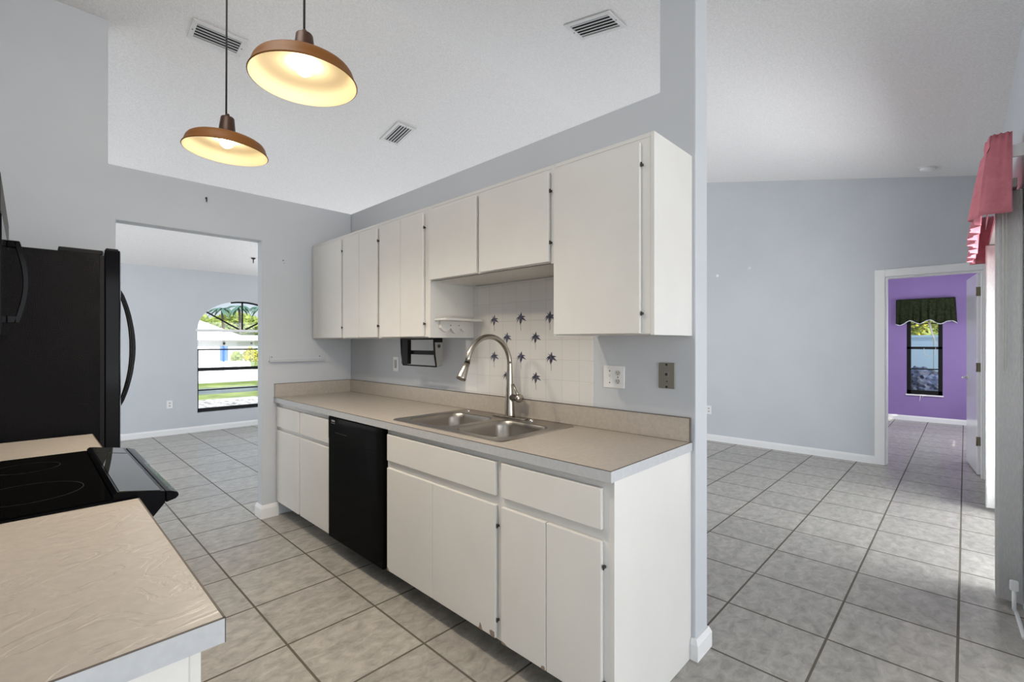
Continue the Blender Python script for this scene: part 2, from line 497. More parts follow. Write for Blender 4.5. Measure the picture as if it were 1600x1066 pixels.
# dining-room wall with the arched window
AX0, AX1, AZ0, AZS, AZT = 1.775, 3.035, 0.28, 1.535, 1.985
ACX, ARX, ARZ = (AX0 + AX1) / 2, (AX1 - AX0) / 2, AZT - AZS
def arch(n=24, inset=0.0):
    return [(ACX + (ARX - inset) * math.cos(PI - PI * k / n), AZS + (ARZ - inset) * math.sin(PI - PI * k / n)) for k in range(n + 1)]
w = Part()
TOPW = cz(LY)
w.prism([(-4.0, 0), (AX0, 0), (AX0, TOPW), (-4.0, TOPW)], 'y', LY, LY + 0.15)
w.prism([(AX1, 0), (FX, 0), (FX, TOPW), (AX1, TOPW)], 'y', LY, LY + 0.15)
w.prism([(AX0, 0), (AX1, 0), (AX1, AZ0), (AX0, AZ0)], 'y', LY, LY + 0.15)
ar = arch()
for (a, b) in zip(ar, ar[1:]):
    w.prism([a, b, (b[0], TOPW), (a[0], TOPW)], 'y', LY, LY + 0.15)
struct(w.build('wall_dining', wall_m))
# bedroom walls
PXW = 10.5
BX0, BX1, BZ0, BZ1 = 0.27, 0.725, 0.455, 1.80
w = Part()
w.prism([(-1.3, 0), (BX0, 0), (BX0, 2.44), (-1.3, 2.44)], 'x', PXW, PXW + 0.12)
w.prism([(BX1, 0), (4.0, 0), (4.0, 2.44), (BX1, 2.44)], 'x', PXW, PXW + 0.12)
w.prism([(BX0, 0), (BX1, 0), (BX1, BZ0), (BX0, BZ0)], 'x', PXW, PXW + 0.12)
w.prism([(BX0, BZ1), (BX1, BZ1), (BX1, 2.44), (BX0, 2.44)], 'x', PXW, PXW + 0.12)
struct(w.build('wall_bedroom', purple_m))
struct(BX(FXb, PXW, 3.9, 4.0, 0, 2.44).build('wall_bedroom_side', purple_m))
# bedroom wall toward the sun; two invented slots cast sun patches on the floor
w = Part()
_w = [(8.10, 8.62, 1.00, 1.12), (9.98, 10.30, 1.82, 2.00)]
w.box(FXb, 8.10, -1.0, -0.9, 0, 2.44); w.box(8.62, 9.98, -1.0, -0.9, 0, 2.44); w.box(10.30, PXW, -1.0, -0.9, 0, 2.44)
for x0, x1, z0, z1 in _w:
    w.box(x0, x1, -1.0, -0.9, 0, z0); w.box(x0, x1, -1.0, -0.9, z1, 2.44)
struct(w.build('wall_bedroom_patio', purple_m))

# baseboards
def base_profile(t=0.014, h=0.085):
    return [(0, 0), (t, 0), (t, h * 0.72), (t * 0.45, h), (0, h)]
def baseboard(name, pts, normal):
    """run along pts (two points) against a wall; normal points into the room."""
    (x0, y0), (x1, y1) = pts
    b = Part()
    vs = []
    prof = base_profile()
    for (x, y) in ((x0, y0), (x1, y1)):
        vs += [(x + normal[0] * u, y + normal[1] * u, v) for u, v in prof]
    n = len(prof)
    b.faces(vs, [tuple(range(n)), tuple(range(n, 2 * n))] + [(k, (k + 1) % n, n + (k + 1) % n, n + k) for k in range(n)])
    return struct(b.build(name, white_trim))
baseboard('baseboard_living', ((FX, 0.715), (FX, LY)), (-1, 0))
baseboard('baseboard_dining', ((-1.5, LY), (FX, LY)), (0, -1))
baseboard('baseboard_bedroom', ((PXW, -0.9), (PXW, 3.9)), (-1, 0))
baseboard('baseboard_patio', ((SD1 + 0.02, PY), (FX, PY)), (0, 1))
def wrap_base(name, x0, x1, y0, y1, h=0.088, t=0.015):
    """baseboard that wraps the end of a wall."""
    b = Part()
    lo, hi = (x0 - t, x1 + t, y0 - t, y1), (x0 - t * 0.35, x1 + t * 0.35, y0 - t * 0.35, y1)
    for q, z0, q2, z1 in ((lo, 0, lo, h * 0.74), (lo, h * 0.74, hi, h)):
        vs = [(q[0], q[2], z0), (q[1], q[2], z0), (q[1], q[3], z0), (q[0], q[3], z0), (q2[0], q2[2], z1), (q2[1], q2[2], z1), (q2[1], q2[3], z1), (q2[0], q2[3], z1)]
        b.faces(vs, [(0, 1, 2, 3), (4, 5, 6, 7), (0, 1, 5, 4), (1, 2, 6, 5), (2, 3, 7, 6), (3, 0, 4, 7)])
    return struct(b.build(name, white_trim))
wrap_base('baseboard_sink', WX, WXb, 0.816, 0.834)
b = Part()
for q, z0, q2, z1 in (((1.225, 1.354, WY - 0.015, WYb + 0.015), 0, (1.225, 1.354, WY - 0.015, WYb + 0.015), 0.075), ((1.225, 1.354, WY - 0.015, WYb + 0.015), 0.075, (1.234, 1.354, WY - 0.005, WYb + 0.005), 0.10)):
    vs = [(q[0], q[2], z0), (q[1], q[2], z0), (q[1], q[3], z0), (q[0], q[3], z0), (q2[0], q2[2], z1), (q2[1], q2[2], z1), (q2[1], q2[3], z1), (q2[0], q2[3], z1)]
    b.faces(vs, [(0, 1, 2, 3), (4, 5, 6, 7), (0, 1, 5, 4), (1, 2, 6, 5), (2, 3, 7, 6), (3, 0, 4, 7)])
struct(b.build('baseboard_opening', white_trim))

# bedroom door: casing and open leaf
cs = Part()
def casing_bar(x0, x1, y0, y1, z0, z1):
    cs.box(x0, x1, y0, y1, z0, z1)
casing_bar(FX - 0.018, FX, 0.627, 0.717, 0, 2.125)
casing_bar(FX - 0.018, FX, -0.125, 0.627, 2.045, 2.125)
casing_bar(FX - 0.018, FX, -0.205, -0.125, 0, 2.125)
casing_bar(FX, FXb, 0.612, 0.627, 0, 2.045)
casing_bar(FX, FXb, -0.125, -0.110, 0, 2.045)
casing_bar(FX, FXb, -0.110, 0.612, 2.030, 2.045)
struct(cs.build('trim_1', white_trim, bevel=0.004))
dr = thing('door_1', None, None, (6.615, -0.085, 0.0)); struct(dr)
ang = math.atan2(-0.012 + 0.085, 7.283 - 6.615)
dr.rotation_euler = (0, 0, ang)
def local_box(x0, x1, y0, y1, z0, z1, name, m, parent, bevel=0.0):
    p = MB(); p.box(x0, x1, y0, y1, z0, z1)
    return p.build(name, m, parent, bevel)
leaf = local_box(0.0, 0.70, -0.037, 0.0, 0.012, 2.03, 'leaf', door_white, dr, 0.002)
for z in (0.30, 1.04, 1.80):
    h = MB(); h.box(-0.003, 0.0, -0.036, -0.003, z, z + 0.09, brass); h.tube([(-0.006, 0.004, z), (-0.006, 0.004, z + 0.09)], 0.006, 8, brass)
    h.build('hinge', brass, dr)
hd = MB()
hd.lathe([(0.030, 0), (0.028, 0.008), (0.011, 0.010), (0.010, 0.035)], (0.635, 0.0, 0.95), 'y', 18, chrome)
hd.tube([(0.635, 0.04, 0.95), (0.60, 0.045, 0.95), (0.54, 0.043, 0.948)], [0.011, 0.010, 0.007], 10, chrome)
hd.build('lever_handle', chrome, dr)

# windows
def bar(mb, p, q, wid, y0, y1, m=None):
    """flat bar in the XZ plane from p to q with the given width, between y0 and y1."""
    p = Vector(p); q = Vector(q)
    d = (q - p).normalized(); n = Vector((-d.y, d.x)) * wid / 2
    mb.prism([tuple(p + n), tuple(p - n), tuple(q - n), tuple(q + n)], 'y', y0, y1, m)
wn = thing('window_1', None, None, (ACX, LY + 0.1, AZ0)); struct(wn)
f = Part()
Y0, Y1 = LY + 0.07, LY + 0.12
f.box(AX0, AX0 + 0.028, Y0, Y1, AZ0, 1.23)
f.box(AX1 - 0.028, AX1, Y0, Y1, AZ0, 1.23)
f.box(AX0, AX1, Y0, Y1, AZ0, AZ0 + 0.055)
f.box(AX0, AX1, Y0, Y1, 0.90, 0.948)
f.box(AX0, AX1, Y0 + 0.015, Y1 - 0.01, 1.215, 1.235)
f.box(AX0, AX1, Y0 + 0.015, Y1 - 0.01, 0.60, 0.618)
f.build('sash_frame', win_black, wn, 0.002)
f = Part()
for a in (90, 143, 37):
    t = R(a)
    p = (ACX + 0.03 * math.cos(t) * 1.8, AZS + 0.002); q = (ACX + ARX * math.cos(t), AZS + ARZ * math.sin(t))
    bar(f, p, q, 0.020, Y0 + 0.01, Y1 - 0.015)
f.build('fanlight_bar', win_black, wn)
f = Part()
a1, a2 = arch(24), arch(24, 0.022)
for k in range(10, 24):
    f.prism([a1[k], a1[k + 1], a2[k + 1], a2[k]], 'y', Y0 + 0.01, Y1 - 0.01)
f.build('fanlight_rim', win_black, wn)
f = Part()
f.box(AX0 - 0.02, AX1 + 0.02, LY - 0.012, LY + 0.13, AZS - 0.035, AZS)
f.build('transom_ledge', white_trim, wn, 0.003)
f = Part()
poly = [(AX0, AZ0), (AX1, AZ0)] + list(reversed(arch(24)))
f.prism(poly, 'y', LY + 0.098, LY + 0.101)
f.build('pane', glass_m, wn)

wn = thing('window_2', None, None, (PXW + 0.06, 0.5, BZ0)); struct(wn)
f = Part()
X0, X1 = PXW + 0.01, PXW + 0.07
f.box(X0, X1, BX0, BX0 + 0.055, BZ0, BZ1); f.box(X0, X1, BX1 - 0.055, BX1, BZ0, BZ1)
f.box(X0, X1, BX0, BX1, BZ0, BZ0 + 0.07); f.box(X0, X1, BX0, BX1, BZ1 - 0.04, BZ1)
f.box(X0, X1, BX0, BX1, 1.22, 1.262); f.box(X0 + 0.02, X1 - 0.01, BX0, BX1, 0.875, 0.893)
f.box(X0 + 0.02, X1 - 0.01, BX0, BX1, 1.645, 1.66)
f.build('sash_frame', win_black, wn, 0.003)
f = Part(); f.box(PXW - 0.03, PXW + 0.03, BX0 - 0.012, BX1 + 0.012, BZ0 - 0.022, BZ0)
f.build('sill', white_trim, wn, 0.003)
f = Part(); f.box(PXW + 0.055, PXW + 0.058, BX0 + 0.02, BX1 - 0.02, BZ0 + 0.02, BZ1 - 0.01)
f.build('pane', glass_m, wn)
wn = thing('window_3', None, None, (4.37, PY - 0.06, 0.0)); struct(wn)
f = Part()
for x in (SD0, 4.33, SD1 - 0.05):
    f.box(x, x + 0.05, PY - 0.09, PY - 0.04, 0.0, SDH)
f.box(SD0, SD1, PY - 0.09, PY - 0.04, 0.0, 0.05); f.box(SD0, SD1, PY - 0.09, PY - 0.04, SDH - 0.05, SDH)
f.build('slider_frame', win_black, wn, 0.003)
f = Part(); f.box(SD0 + 0.03, SD1 - 0.03, PY - 0.067, PY - 0.063, 0.03, SDH - 0.03)
f.build('pane', glass_m, wn)

# glazed tile panel behind the sink
tp = thing('trim_2', None, None, (WX, 1.75, 1.016)); struct(tp)
BX(WX - 0.006, WX, 1.325, 2.222, 1.017, 1.684).build('tile_panel', tile_m, tp)
BX(WX - 0.006, WX, 2.222, 2.30, 1.017, 1.355).build('tile_panel', tile_m, tp)
def petal(cy, cz_, ang, ln, wd, curl):
    """a curved pointed petal outline in the YZ plane (image right is -Y)."""
    up, lo = [], []
    for k in range(8):
        t = k / 7
        a = ang + curl * t
        y = cy - ln * t * math.sin(a); z = cz_ + ln * t * math.cos(a)
        wv = wd * math.sin(PI * min(1, 0.12 + 0.88 * t) ** 0.8) * (1 - 0.25 * t)
        ny, nz_ = math.cos(a), math.sin(a)
        up.append((y + ny * wv, z + nz_ * wv)); lo.append((y - ny * wv, z - nz_ * wv))
    return up + lo[::-1]
for (fy, fz, s) in ((2.034, 1.470, 1.0), (1.816, 1.474, 1.08), (1.603, 1.473, 1.05), (1.926, 1.364, 1.0), (1.705, 1.364, 1.0), (2.034, 1.251, 1.0), (1.814, 1.254, 1.0), (1.594, 1.253, 1.05), (1.703, 1.142, 1.0), (1.926, 1.144, 1.0)):
    fl = Part()
    xa, xb = WX - 0.0068, WX - 0.0055
    k = 0.050 * s
    for ang, ln, wd, cu in ((0.05, 0.62, 0.16, 0.1), (0.95, 0.72, 0.12, 0.5), (-0.85, 0.74, 0.11, -1.1), (1.75, 0.85, 0.13, 0.25), (-1.45, 0.76, 0.11, -0.9), (3.1, 0.74, 0.20, 0.15), (-0.5, 0.62, 0.06, -0.3)):
        fl.prism(petal(fy, fz, ang, ln * k, wd * k, cu), 'x', xa, xb, flower_m)
    fl.prism(rrect(fy - 0.10 * k - 0.002, fy + 0.10 * k + 0.002, fz - 0.15 * k, fz + 0.2 * k, 0.1 * k, 3), 'x', xa - 0.0002, xb, flower_m)
    fl.prism([(fy - 0.002, fz - 1.35 * k), (fy + 0.001, fz - 1.35 * k), (fy + 0.002, fz - 0.7 * k), (fy - 0.002, fz - 0.7 * k)], 'x', xa, xb, stem_m)
    fl.build('flower_motif', flower_m, tp)

# ------------------------------------------------------------------ kitchen cabinets
def hinge(y, z, x, parent):
    h = Part(); h.tube([(x, y, z - 0.008), (x, y, z + 0.008)], 0.0030, 8); h.box(x - 0.001, x + 0.012, y - 0.003, y + 0.003, z - 0.004, z + 0.004)
    h.build('hinge', hinge_m, parent)
UF, UDF = 1.620, 1.602
def upper(label, y0, y1, z0, z1, doors, hz=None, hy=None, sidepanel=True):
    t = thing('wall_cabinet', label, 'cabinet', (WX - 0.17, (y0 + y1) / 2, z0), 'white wall cabinets over the sink counter')
    c = Part()
    th = 0.016
    c.box(UF, WX - 0.001, y0 + 0.0004, y0 + th, z0, z1)
    c.box(UF, WX - 0.001, y1 - th, y1 - 0.0004, z0, z1)
    c.box(UF, WX - 0.001, y0 + th, y1 - th, z1 - th, z1)
    c.box(UF, WX - 0.001, y0 + th, y1 - th, z0 + 0.004, z0 + th)
    c.box(WX - 0.010, WX - 0.001, y0 + th, y1 - th, z0 + th, z1 - th)
    c.box(UF + 0.001, UF + 0.018, y0 + th, y1 - th, z0 + 0.004, z1 - th)
    c.build('cabinet_box', cab_m, t, 0.0012)
    for (a, b, dz0, dz1, hs) in doors:
        d = BX(UDF, UF - 0.0015, a, b, dz0, dz1).build('door', cab_m, t, 0.0025)
        if hs is not None:
            for z in (dz0 + (0.075 if dz1 - dz0 > 0.5 else 0.085), dz1 - 0.085):
                hinge(hs, z, UDF + 0.004, t)
    return t
Z0, Z1, DZ0, DZ1 = 1.363, 2.122, 1.369, 2.090
upper('white single-door wall cabinet in the corner against the opening wall', 3.277, 3.829, Z0, Z1, [(3.296, 3.765, DZ0, DZ1, 3.290)])
upper('white two-door wall cabinet beside the corner cabinet', 2.772, 3.277, Z0, Z1, [(3.030, 3.266, DZ0, DZ1, None), (2.790, 3.027, DZ0, DZ1, 2.784)])
upper('white two-door wall cabinet whose bare side carries the little scalloped shelf', 2.2225, 2.772, Z0, Z1, [(2.510, 2.752, DZ0, DZ1, None), (2.272, 2.507, DZ0, DZ1, 2.266)])
upper('short white two-door wall cabinet above the sink and flower tiles', 1.309, 2.2225, 1.684, Z1, [(1.806, 2.212, 1.692, DZ1, None), (1.325, 1.782, 1.692, DZ1, 1.319)])
upper('tall white end wall cabinet with one wide door above the double outlet', 0.830, 1.309, Z0, Z1, [(0.882, 1.296, DZ0, DZ1, 0.876)])

LF, LDF, CT0, CT1 = 1.352, 1.334, 0.876, 0.914
def lower(label, y0, y1, drawers, doors, end=False):
    t = thing('base_cabinet', label, 'cabinet', (1.66, (y0 + y1) / 2, 0), 'white base cabinets along the sink wall')
    c = Part(); th = 0.016
    c.box(LF + 0.02, WX - 0.001, y0 + 0.0004, y0 + th, 0.11 if not end else 0.0, CT0 - 0.001)
    c.box(LF + 0.02, WX - 0.001, y1 - th, y1 - 0.0004, 0.11, CT0 - 0.001)
    c.box(LF + 0.02, WX - 0.001, y0 + th, y1 - th, 0.11, 0.128)
    c.box(WX - 0.012, WX - 0.001, y0 + th, y1 - th, 0.128, CT0 - 0.002)
    if end:
        c.box(LF, LF + 0.02, y0 + 0.0004, y0 + th, 0.0, CT0 - 0.001)
    c.build('cabinet_box', cab_m, t)
    fr = Part()
    fr.prism([(y0 + (th if end else 0.0004), 0.11), (y1 - 0.0004, 0.11), (y1 - 0.0004, CT0 - 0.001), (y0 + (th if end else 0.0004), CT0 - 0.001)], 'x', LF, LF + 0.019)
    fr.build('face_frame', cab_m, t, 0.001)
    BX(1.52, 1.532, y0 + th, y1 - 0.0004, 0.0, 0.11).build('toe_kick', toe_m, t)
    for (a, b, z0, z1) in drawers:
        BX(LDF, LF - 0.0015, a, b, z0, z1).build('drawer_front', cab_m, t, 0.003)
    ds = []
    for (a, b, z0, z1, hs) in doors:
        d = BX(LDF, LF - 0.0015, a, b, z0, z1).build('door', cab_m, t, 0.003)
        ds.append(d)
        if hs is not None:
            for z in (z1 - 0.085, z0 + 0.075):
                hinge(hs, z, LDF + 0.004, t)
    return t, ds
def chip(door, pts):
    """bare patch where the white paint has chipped off the bottom of a door."""
    c = Part(); c.prism(pts, 'x', LDF - 0.0008, LDF + 0.004)
    c.build('paint_chip', chip_m, door)
lower('white base cabinet with two drawers in the corner next to the opening', 2.897, 3.829,
      [(3.386, 3.806, 0.690, 0.842), (2.916, 3.362, 0.690, 0.842)],
      [(3.386, 3.806, 0.118, 0.664, None), (2.916, 3.362, 0.118, 0.664, 2.909)])
t, ds = lower('white sink base cabinet with a long false drawer front beside the dishwasher', 1.366, 2.236,
      [(1.385, 2.216, 0.706, 0.846)],
      [(1.815, 2.216, 0.122, 0.668, None), (1.385, 1.812, 0.122, 0.668, 1.378)])
chip(ds[1], [(1.388, 0.1225), (1.412, 0.1225), (1.420, 0.142), (1.408, 0.148), (1.390, 0.146)])
chip(ds[1], [(1.462, 0.1225), (1.486, 0.1225), (1.482, 0.135), (1.478, 0.152), (1.470, 0.143)])
chip(ds[0], [(2.190, 0.1225), (2.214, 0.1225), (2.214, 0.142), (2.205, 0.138)])
t, ds = lower('white end base cabinet with one drawer and a bright bare side panel', 0.835, 1.366,
      [(0.876, 1.352, 0.706, 0.846)],
      [(1.117, 1.352, 0.118, 0.668, None), (0.876, 1.114, 0.118, 0.668, 0.869)], end=True)
chip(ds[0], [(1.300, 0.1185), (1.349, 0.1185), (1.349, 0.128), (1.33, 0.126), (1.318, 0.121)])
chip(ds[0], [(1.118, 0.1185), (1.140, 0.1185), (1.136, 0.131), (1.122, 0.133)])

# ------------------------------------------------------------------ dishwasher
t = thing('dishwasher', 'black dishwasher built in between the white base cabinets', 'dishwasher', (1.64, 2.566, 0))
BX(1.36, WX - 0.01, 2.242, 2.891, 0.105, CT0 - 0.004).build('tub_body', matte_black, t)
d = BX(1.326, 1.36, 2.241, 2.892, 0.115, 0.872).build('door', dw_black, t, 0.003)
BX(1.323, 1.327, 2.246, 2.887, 0.735, 0.868).build('control_strip', dw_black, t, 0.001)
b = Part(); b.box(1.3222, 1.3232, 2.80, 2.845, 0.842, 0.853); b.box(1.3222, 1.3232, 2.797, 2.849, 0.832, 0.8345)
b.build('badge', grey_mark, t)
BX(1.322, 1.3255, 2.64, 2.80, 0.776, 0.781).build('door_pull', matte_black, t, 0.001)
BX(1.50, 1.51, 2.242, 2.891, 0.0, 0.105).build('toe_panel', matte_black, t)

# ------------------------------------------------------------------ worktop along the sink wall
SX0, SX1, SY0, SY1 = 1.395, 1.900, 1.415, 2.230      # cut-out
CF = 1.322
t = thing('worktop', 'long beige laminate worktop with backsplash carrying the steel sink', 'worktop', (1.64, 2.33, CT0))
c = Part()
CY0, CY1 = 0.829, 3.8295
c.box(CF + 0.004, SX0, CY0 + 0.004, CY1, CT0, CT1); c.box(SX1, WX - 0.001, CY0 + 0.004, CY1, CT0, CT1)
c.box(SX0, SX1, CY0 + 0.004, SY0, CT0, CT1); c.box(SX0, SX1, SY1, CY1, CT0, CT1)
bmesh.ops.remove_doubles(c.bm, verts=c.bm.verts[:], dist=1e-5)
c.build('top', lam_m, t)
c = Part(); c.box(CF, CF + 0.004, CY0, CY1, CT0, CT1 - 0.0012); c.box(CF + 0.004, WX - 0.004, CY0, CY0 + 0.004, CT0, CT1 - 0.0012)
c.build('edge_band', edge_m, t)
c = Part(); c.box(CF - 0.0004, CF + 0.004, CY0 - 0.0004, CY1, CT1 - 0.0012, CT1 + 0.0002); c.box(CF + 0.004, WX - 0.004, CY0 - 0.0004, CY0 + 0.004, CT1 - 0.0012, CT1 + 0.0002)
c.build('seam_line', seam_m, t)
BX(WX - 0.020, WX - 0.0065, CY0 + 0.006, CY1, CT1, 1.0148).build('backsplash', lam_m, t)
BX(CF + 0.004, WX - 0.020, CY1 - 0.019, CY1, CT1, 1.0148).build('side_splash', lam_m, t)
c = Part(); c.box(WX - 0.021, WX - 0.0065, CY0 + 0.005, CY1 - 0.019, 1.0148, 1.0164); c.box(CF + 0.003, WX - 0.020, CY1 - 0.020, CY1, 1.0148, 1.0164)
c.box(WX - 0.021, WX - 0.0065, CY0 + 0.0045, CY0 + 0.006, CT1, 1.0164); c.box(WX - 0.0208, WX - 0.0198, CY0 + 0.006, CY1 - 0.019, CT1, CT1 + 0.0015)
c.build('splash_seam', seam_m, t)

# ------------------------------------------------------------------ sink
t = thing('kitchen_sink', 'double-bowl stainless steel sink set into the long worktop', 'sink', (1.645, 1.82, CT1))
OX0, OX1, OY0, OY1 = 1.376, 1.916, 1.400, 2.246
bowls = [(1.425, 1.800, 1.450, 1.800), (1.425, 1.800, 1.846, 2.196)]
DK = CT1 + 0.0045
s = Part()
bm = s.bm
def loop(pts, z):
    return [bm.verts.new((x, y, z)) for x, y in pts]
outer_low = loop(rrect(OX0, OX1, OY0, OY1, 0.03), CT1 + 0.0003)
outer_top = loop(rrect(OX0 + 0.006, OX1 - 0.006, OY0 + 0.006, OY1 - 0.006, 0.026), DK + 0.001)
outer_in = loop(rrect(OX0 + 0.014, OX1 - 0.014, OY0 + 0.014, OY1 - 0.014, 0.022), DK - 0.001)
def bridge(a, b):
    n = len(a)
    for k in range(n):
        f = bm.faces.new([a[k], a[(k + 1) % n], b[(k + 1) % n], b[k]]); f.smooth = True
bridge(outer_low, outer_top); bridge(outer_top, outer_in)
edges = []
def ring_edges(l):
    return [bm.edges.get((l[k], l[(k + 1) % len(l)])) or bm.edges.new((l[k], l[(k + 1) % len(l)])) for k in range(len(l))]
edges += ring_edges(outer_in)
rims = []
for (x0, x1, y0, y1) in bowls:
    r_ = loop(rrect(x0, x1, y0, y1, 0.075, 8), DK - 0.001)
    edges += ring_edges(r_); rims.append(r_)
bmesh.ops.triangle_fill(bm, edges=edges, use_beauty=True)
s.build('rim_deck', steel, t)
for (x0, x1, y0, y1) in bowls:
    s = Part(); bm = s.bm
    prev = None
    for ins, z, rad in ((0.0, DK - 0.001, 0.075), (0.004, DK - 0.006, 0.073), (0.010, DK - 0.03, 0.07), (0.022, DK - 0.13, 0.07), (0.034, DK - 0.155, 0.068), (0.06, DK - 0.172, 0.06), (0.10, DK - 0.177, 0.05)):
        l = loop(rrect(x0 + ins, x1 - ins, y0 + ins, y1 - ins, rad, 8), z)
        if prev: bridge(prev, l)
        prev = l
    f = bm.faces.new(prev); f.smooth = True
    bw = s.build('bowl', steel, t)
    md = bw.modifiers.new('thickness', 'SOLIDIFY'); md.thickness = 0.001; md.offset = -1
    cx, cy = (x0 + x1) / 2, (y0 + y1) / 2
    s = Part(); s.lathe([(0.0, 0.001), (0.02, 0.0015), (0.036, 0.004), (0.044, 0.004), (0.046, 0.0005)], (cx, cy, DK - 0.176), 'z', 24)
    s.build('drain', chrome, bw)
for (x, y) in ((1.862, 2.165), (1.862, 1.655)):
    s = Part(); s.lathe([(0.011, 0.0), (0.011, 0.003), (0.007, 0.010), (0.0, 0.012)], (x, y, DK - 0.001), 'z', 16)
    s.build('hole_cap', chrome, t)

# ------------------------------------------------------------------ faucet
fx, fy, fz = 1.868, 1.823, DK
t = thing('faucet', 'brushed nickel gooseneck pull-down faucet behind the sink bowls', 'faucet', (fx, fy, fz))
s = Part(); s.prism(rrect(fx - 0.028, fx + 0.028, fy - 0.125, fy + 0.125, 0.026, 8), 'z', fz - 0.0005, fz + 0.006)
s.build('base_plate', nickel, t, 0.002)
s = Part()
s.lathe([(0.0, 0.006), (0.029, 0.006), (0.029, 0.012), (0.027, 0.03), (0.0235, 0.10), (0.0205, 0.16), (0.0175, 0.21), (0.0155, 0.26), (0.0145, 0.30)], (fx, fy, fz), 'z', 28)
s.build('body', nickel, t)
RA = 0.155
zc = 1.211
pts = [(fx, fy, fz + 0.295), (fx, fy, zc - 0.005)]
rad = [0.0145, 0.0142]
for k in range(0, 21):
    a = R(172 * k / 20)
    pts.append((fx - RA + RA * math.cos(a), fy, zc + RA * math.sin(a))); rad.append(0.014)
s = Part(); s.tube(pts, rad, 18); s.build('gooseneck_spout', nickel, t)
p0 = Vector(pts[-1]); dd = (Vector((1.517, fy, 1.150)) - p0).normalized()
s = Part(); s.tube([p0, p0 + dd * 0.004], 0.0155, 18); s.build('collar', gloss_black, t)
s = Part(); s.tube([p0 + dd * 0.004, p0 + dd * 0.03, p0 + dd * 0.085, p0 + dd * 0.094], [0.0155, 0.017, 0.0255, 0.0245], 20); s.build('spray_head', nickel, t)
s = Part(); s.lathe([(0.0, 0.0), (0.0185, 0.0), (0.0185, -0.046), (0.0235, -0.048), (0.0235, -0.068), (0.0215, -0.071), (0.0, -0.071)], (fx, fy - 0.012, 1.030), 'y', 24)
hb = s.build('handle_hub', nickel, t)
s = Part(); s.tube([(fx, fy - 0.068, 1.035), (fx - 0.002, fy - 0.052, 1.065), (fx - 0.004, fy - 0.030, 1.104)], [0.008, 0.0075, 0.006], 12); s.build('lever', nickel, hb)

# ------------------------------------------------------------------ small things on and by the sink wall
# towel bracket below the cabinets
t = thing('under_cabinet_bracket', 'black open bracket with cross bars fixed under a wall cabinet near the sink', 'bracket', (1.80, 2.57, 1.363))
BX0_, BX1_ = 1.74, 1.86
def side(y0, y1, m, name):
    s = Part(); s.prism([(1.765, 1.3625), (1.835, 1.3625), (1.832, 1.19), (1.785, 1.178), (1.77, 1.26)], 'y', y0, y1); return s.build(name, m, t, 0.002)
side(2.755, 2.765, matte_black, 'side_arm')
side(2.385, 2.394, matte_black, 'side_arm')
s = Part(); s.prism([(1.772, 1.335), (1.832, 1.335), (1.829, 1.192), (1.790, 1.182), (1.777, 1.26)], 'y', 2.3815, 2.385)
fp = s.build('face_plate', bracket_grey, t)
s = Part(); s.lathe([(0.0, 0.0), (0.011, 0.0), (0.011, -0.003), (0.0, -0.003)], (1.803, 2.3815, 1.312), 'y', 16); s.build('knob_hole', slot_m, fp)
BX(1.766, 1.776, 2.394, 2.755, 1.352, 1.3625).build('cross_bar', matte_black, t)
BX(1.80, 1.815, 2.394, 2.755, 1.255, 1.282).build('cross_bar', matte_black, t)
BX(1.786, 1.796, 2.394, 2.755, 1.178, 1.187).build('cross_bar', matte_black, t)
BX(1.772, 1.80, 2.685, 2.755, 1.19, 1.3625).build('side_guard', matte_black, t)

# scalloped shelf on the cabinet side
t = thing('scalloped_shelf', 'little white shelf with a scalloped apron on the cabinet side above the sink', 'shelf', (1.79, 2.2225, 1.44))
BX(1.648, 1.930, 2.112, 2.2215, 1.462, 1.474).build('shelf_board', cab_m, t, 0.002)
sc_ = [(1.68, 1.462)]
sc_ += [(1.68, 1.42)]
for k in range(0, 3):
    x0 = 1.68 + k * 0.075
    for j in range(1, 9):
        sc_.append((x0 + 0.075 * j / 8, 1.42 - 0.022 * math.sin(PI * j / 8) - (0.010 if k == 1 else 0.0) * math.sin(PI * j / 8)))
sc_ += [(1.905, 1.462)]
s = Part(); s.prism(sc_, 'y', 2.200, 2.2215); s.build('scalloped_apron', cab_m, t, 0.002)
for x in (1.752, 1.815):
    s = Part(); s.lathe([(0.0, 0.0), (0.0035, 0.0), (0.0035, 0.002)], (x, 2.1985, 1.436), 'y', 10); s.build('screw', hinge_m, t)

def outlet_face(parent, x, y, z, n, pl='x'):
    """duplex receptacle on a plate; n = into-the-room sign, pl = axis the plate faces."""
    for dz in (0.020, -0.020):
        s = Part()
        def q(u, v, d0, d1):
            poly = [(u + a, v + b) for a, b in rrect(-0.0145, 0.0145, -0.0125, 0.0125, 0.010, 4)]
            s.prism([((y if pl == 'x' else x) + a, z + b) for a, b in poly], pl, d0, d1, recept_m)
        base = x if pl == 'x' else y
        q(0, dz, base, base + n * 0.002)
        for du, hh in ((-0.006, 0.0045), (0.006, 0.0038)):
            c0 = (y if pl == 'x' else x) + du
            s.prism([(c0 - 0.0012, z + dz - hh + 0.002), (c0 + 0.0012, z + dz - hh + 0.002), (c0 + 0.0012, z + dz + hh + 0.002), (c0 - 0.0012, z + dz + hh + 0.002)], pl, base + n * 0.0015, base + n * 0.0026, slot_m)
        c0 = (y if pl == 'x' else x)
        s.prism([(c0 + 0.0026 * math.cos(k), z + dz - 0.007 + 0.0026 * math.sin(k)) for k in [2 * PI * i / 8 for i in range(8)]], pl, base + n * 0.0015, base + n * 0.0026, slot_m)
        s.build('receptacle', recept_m, parent)
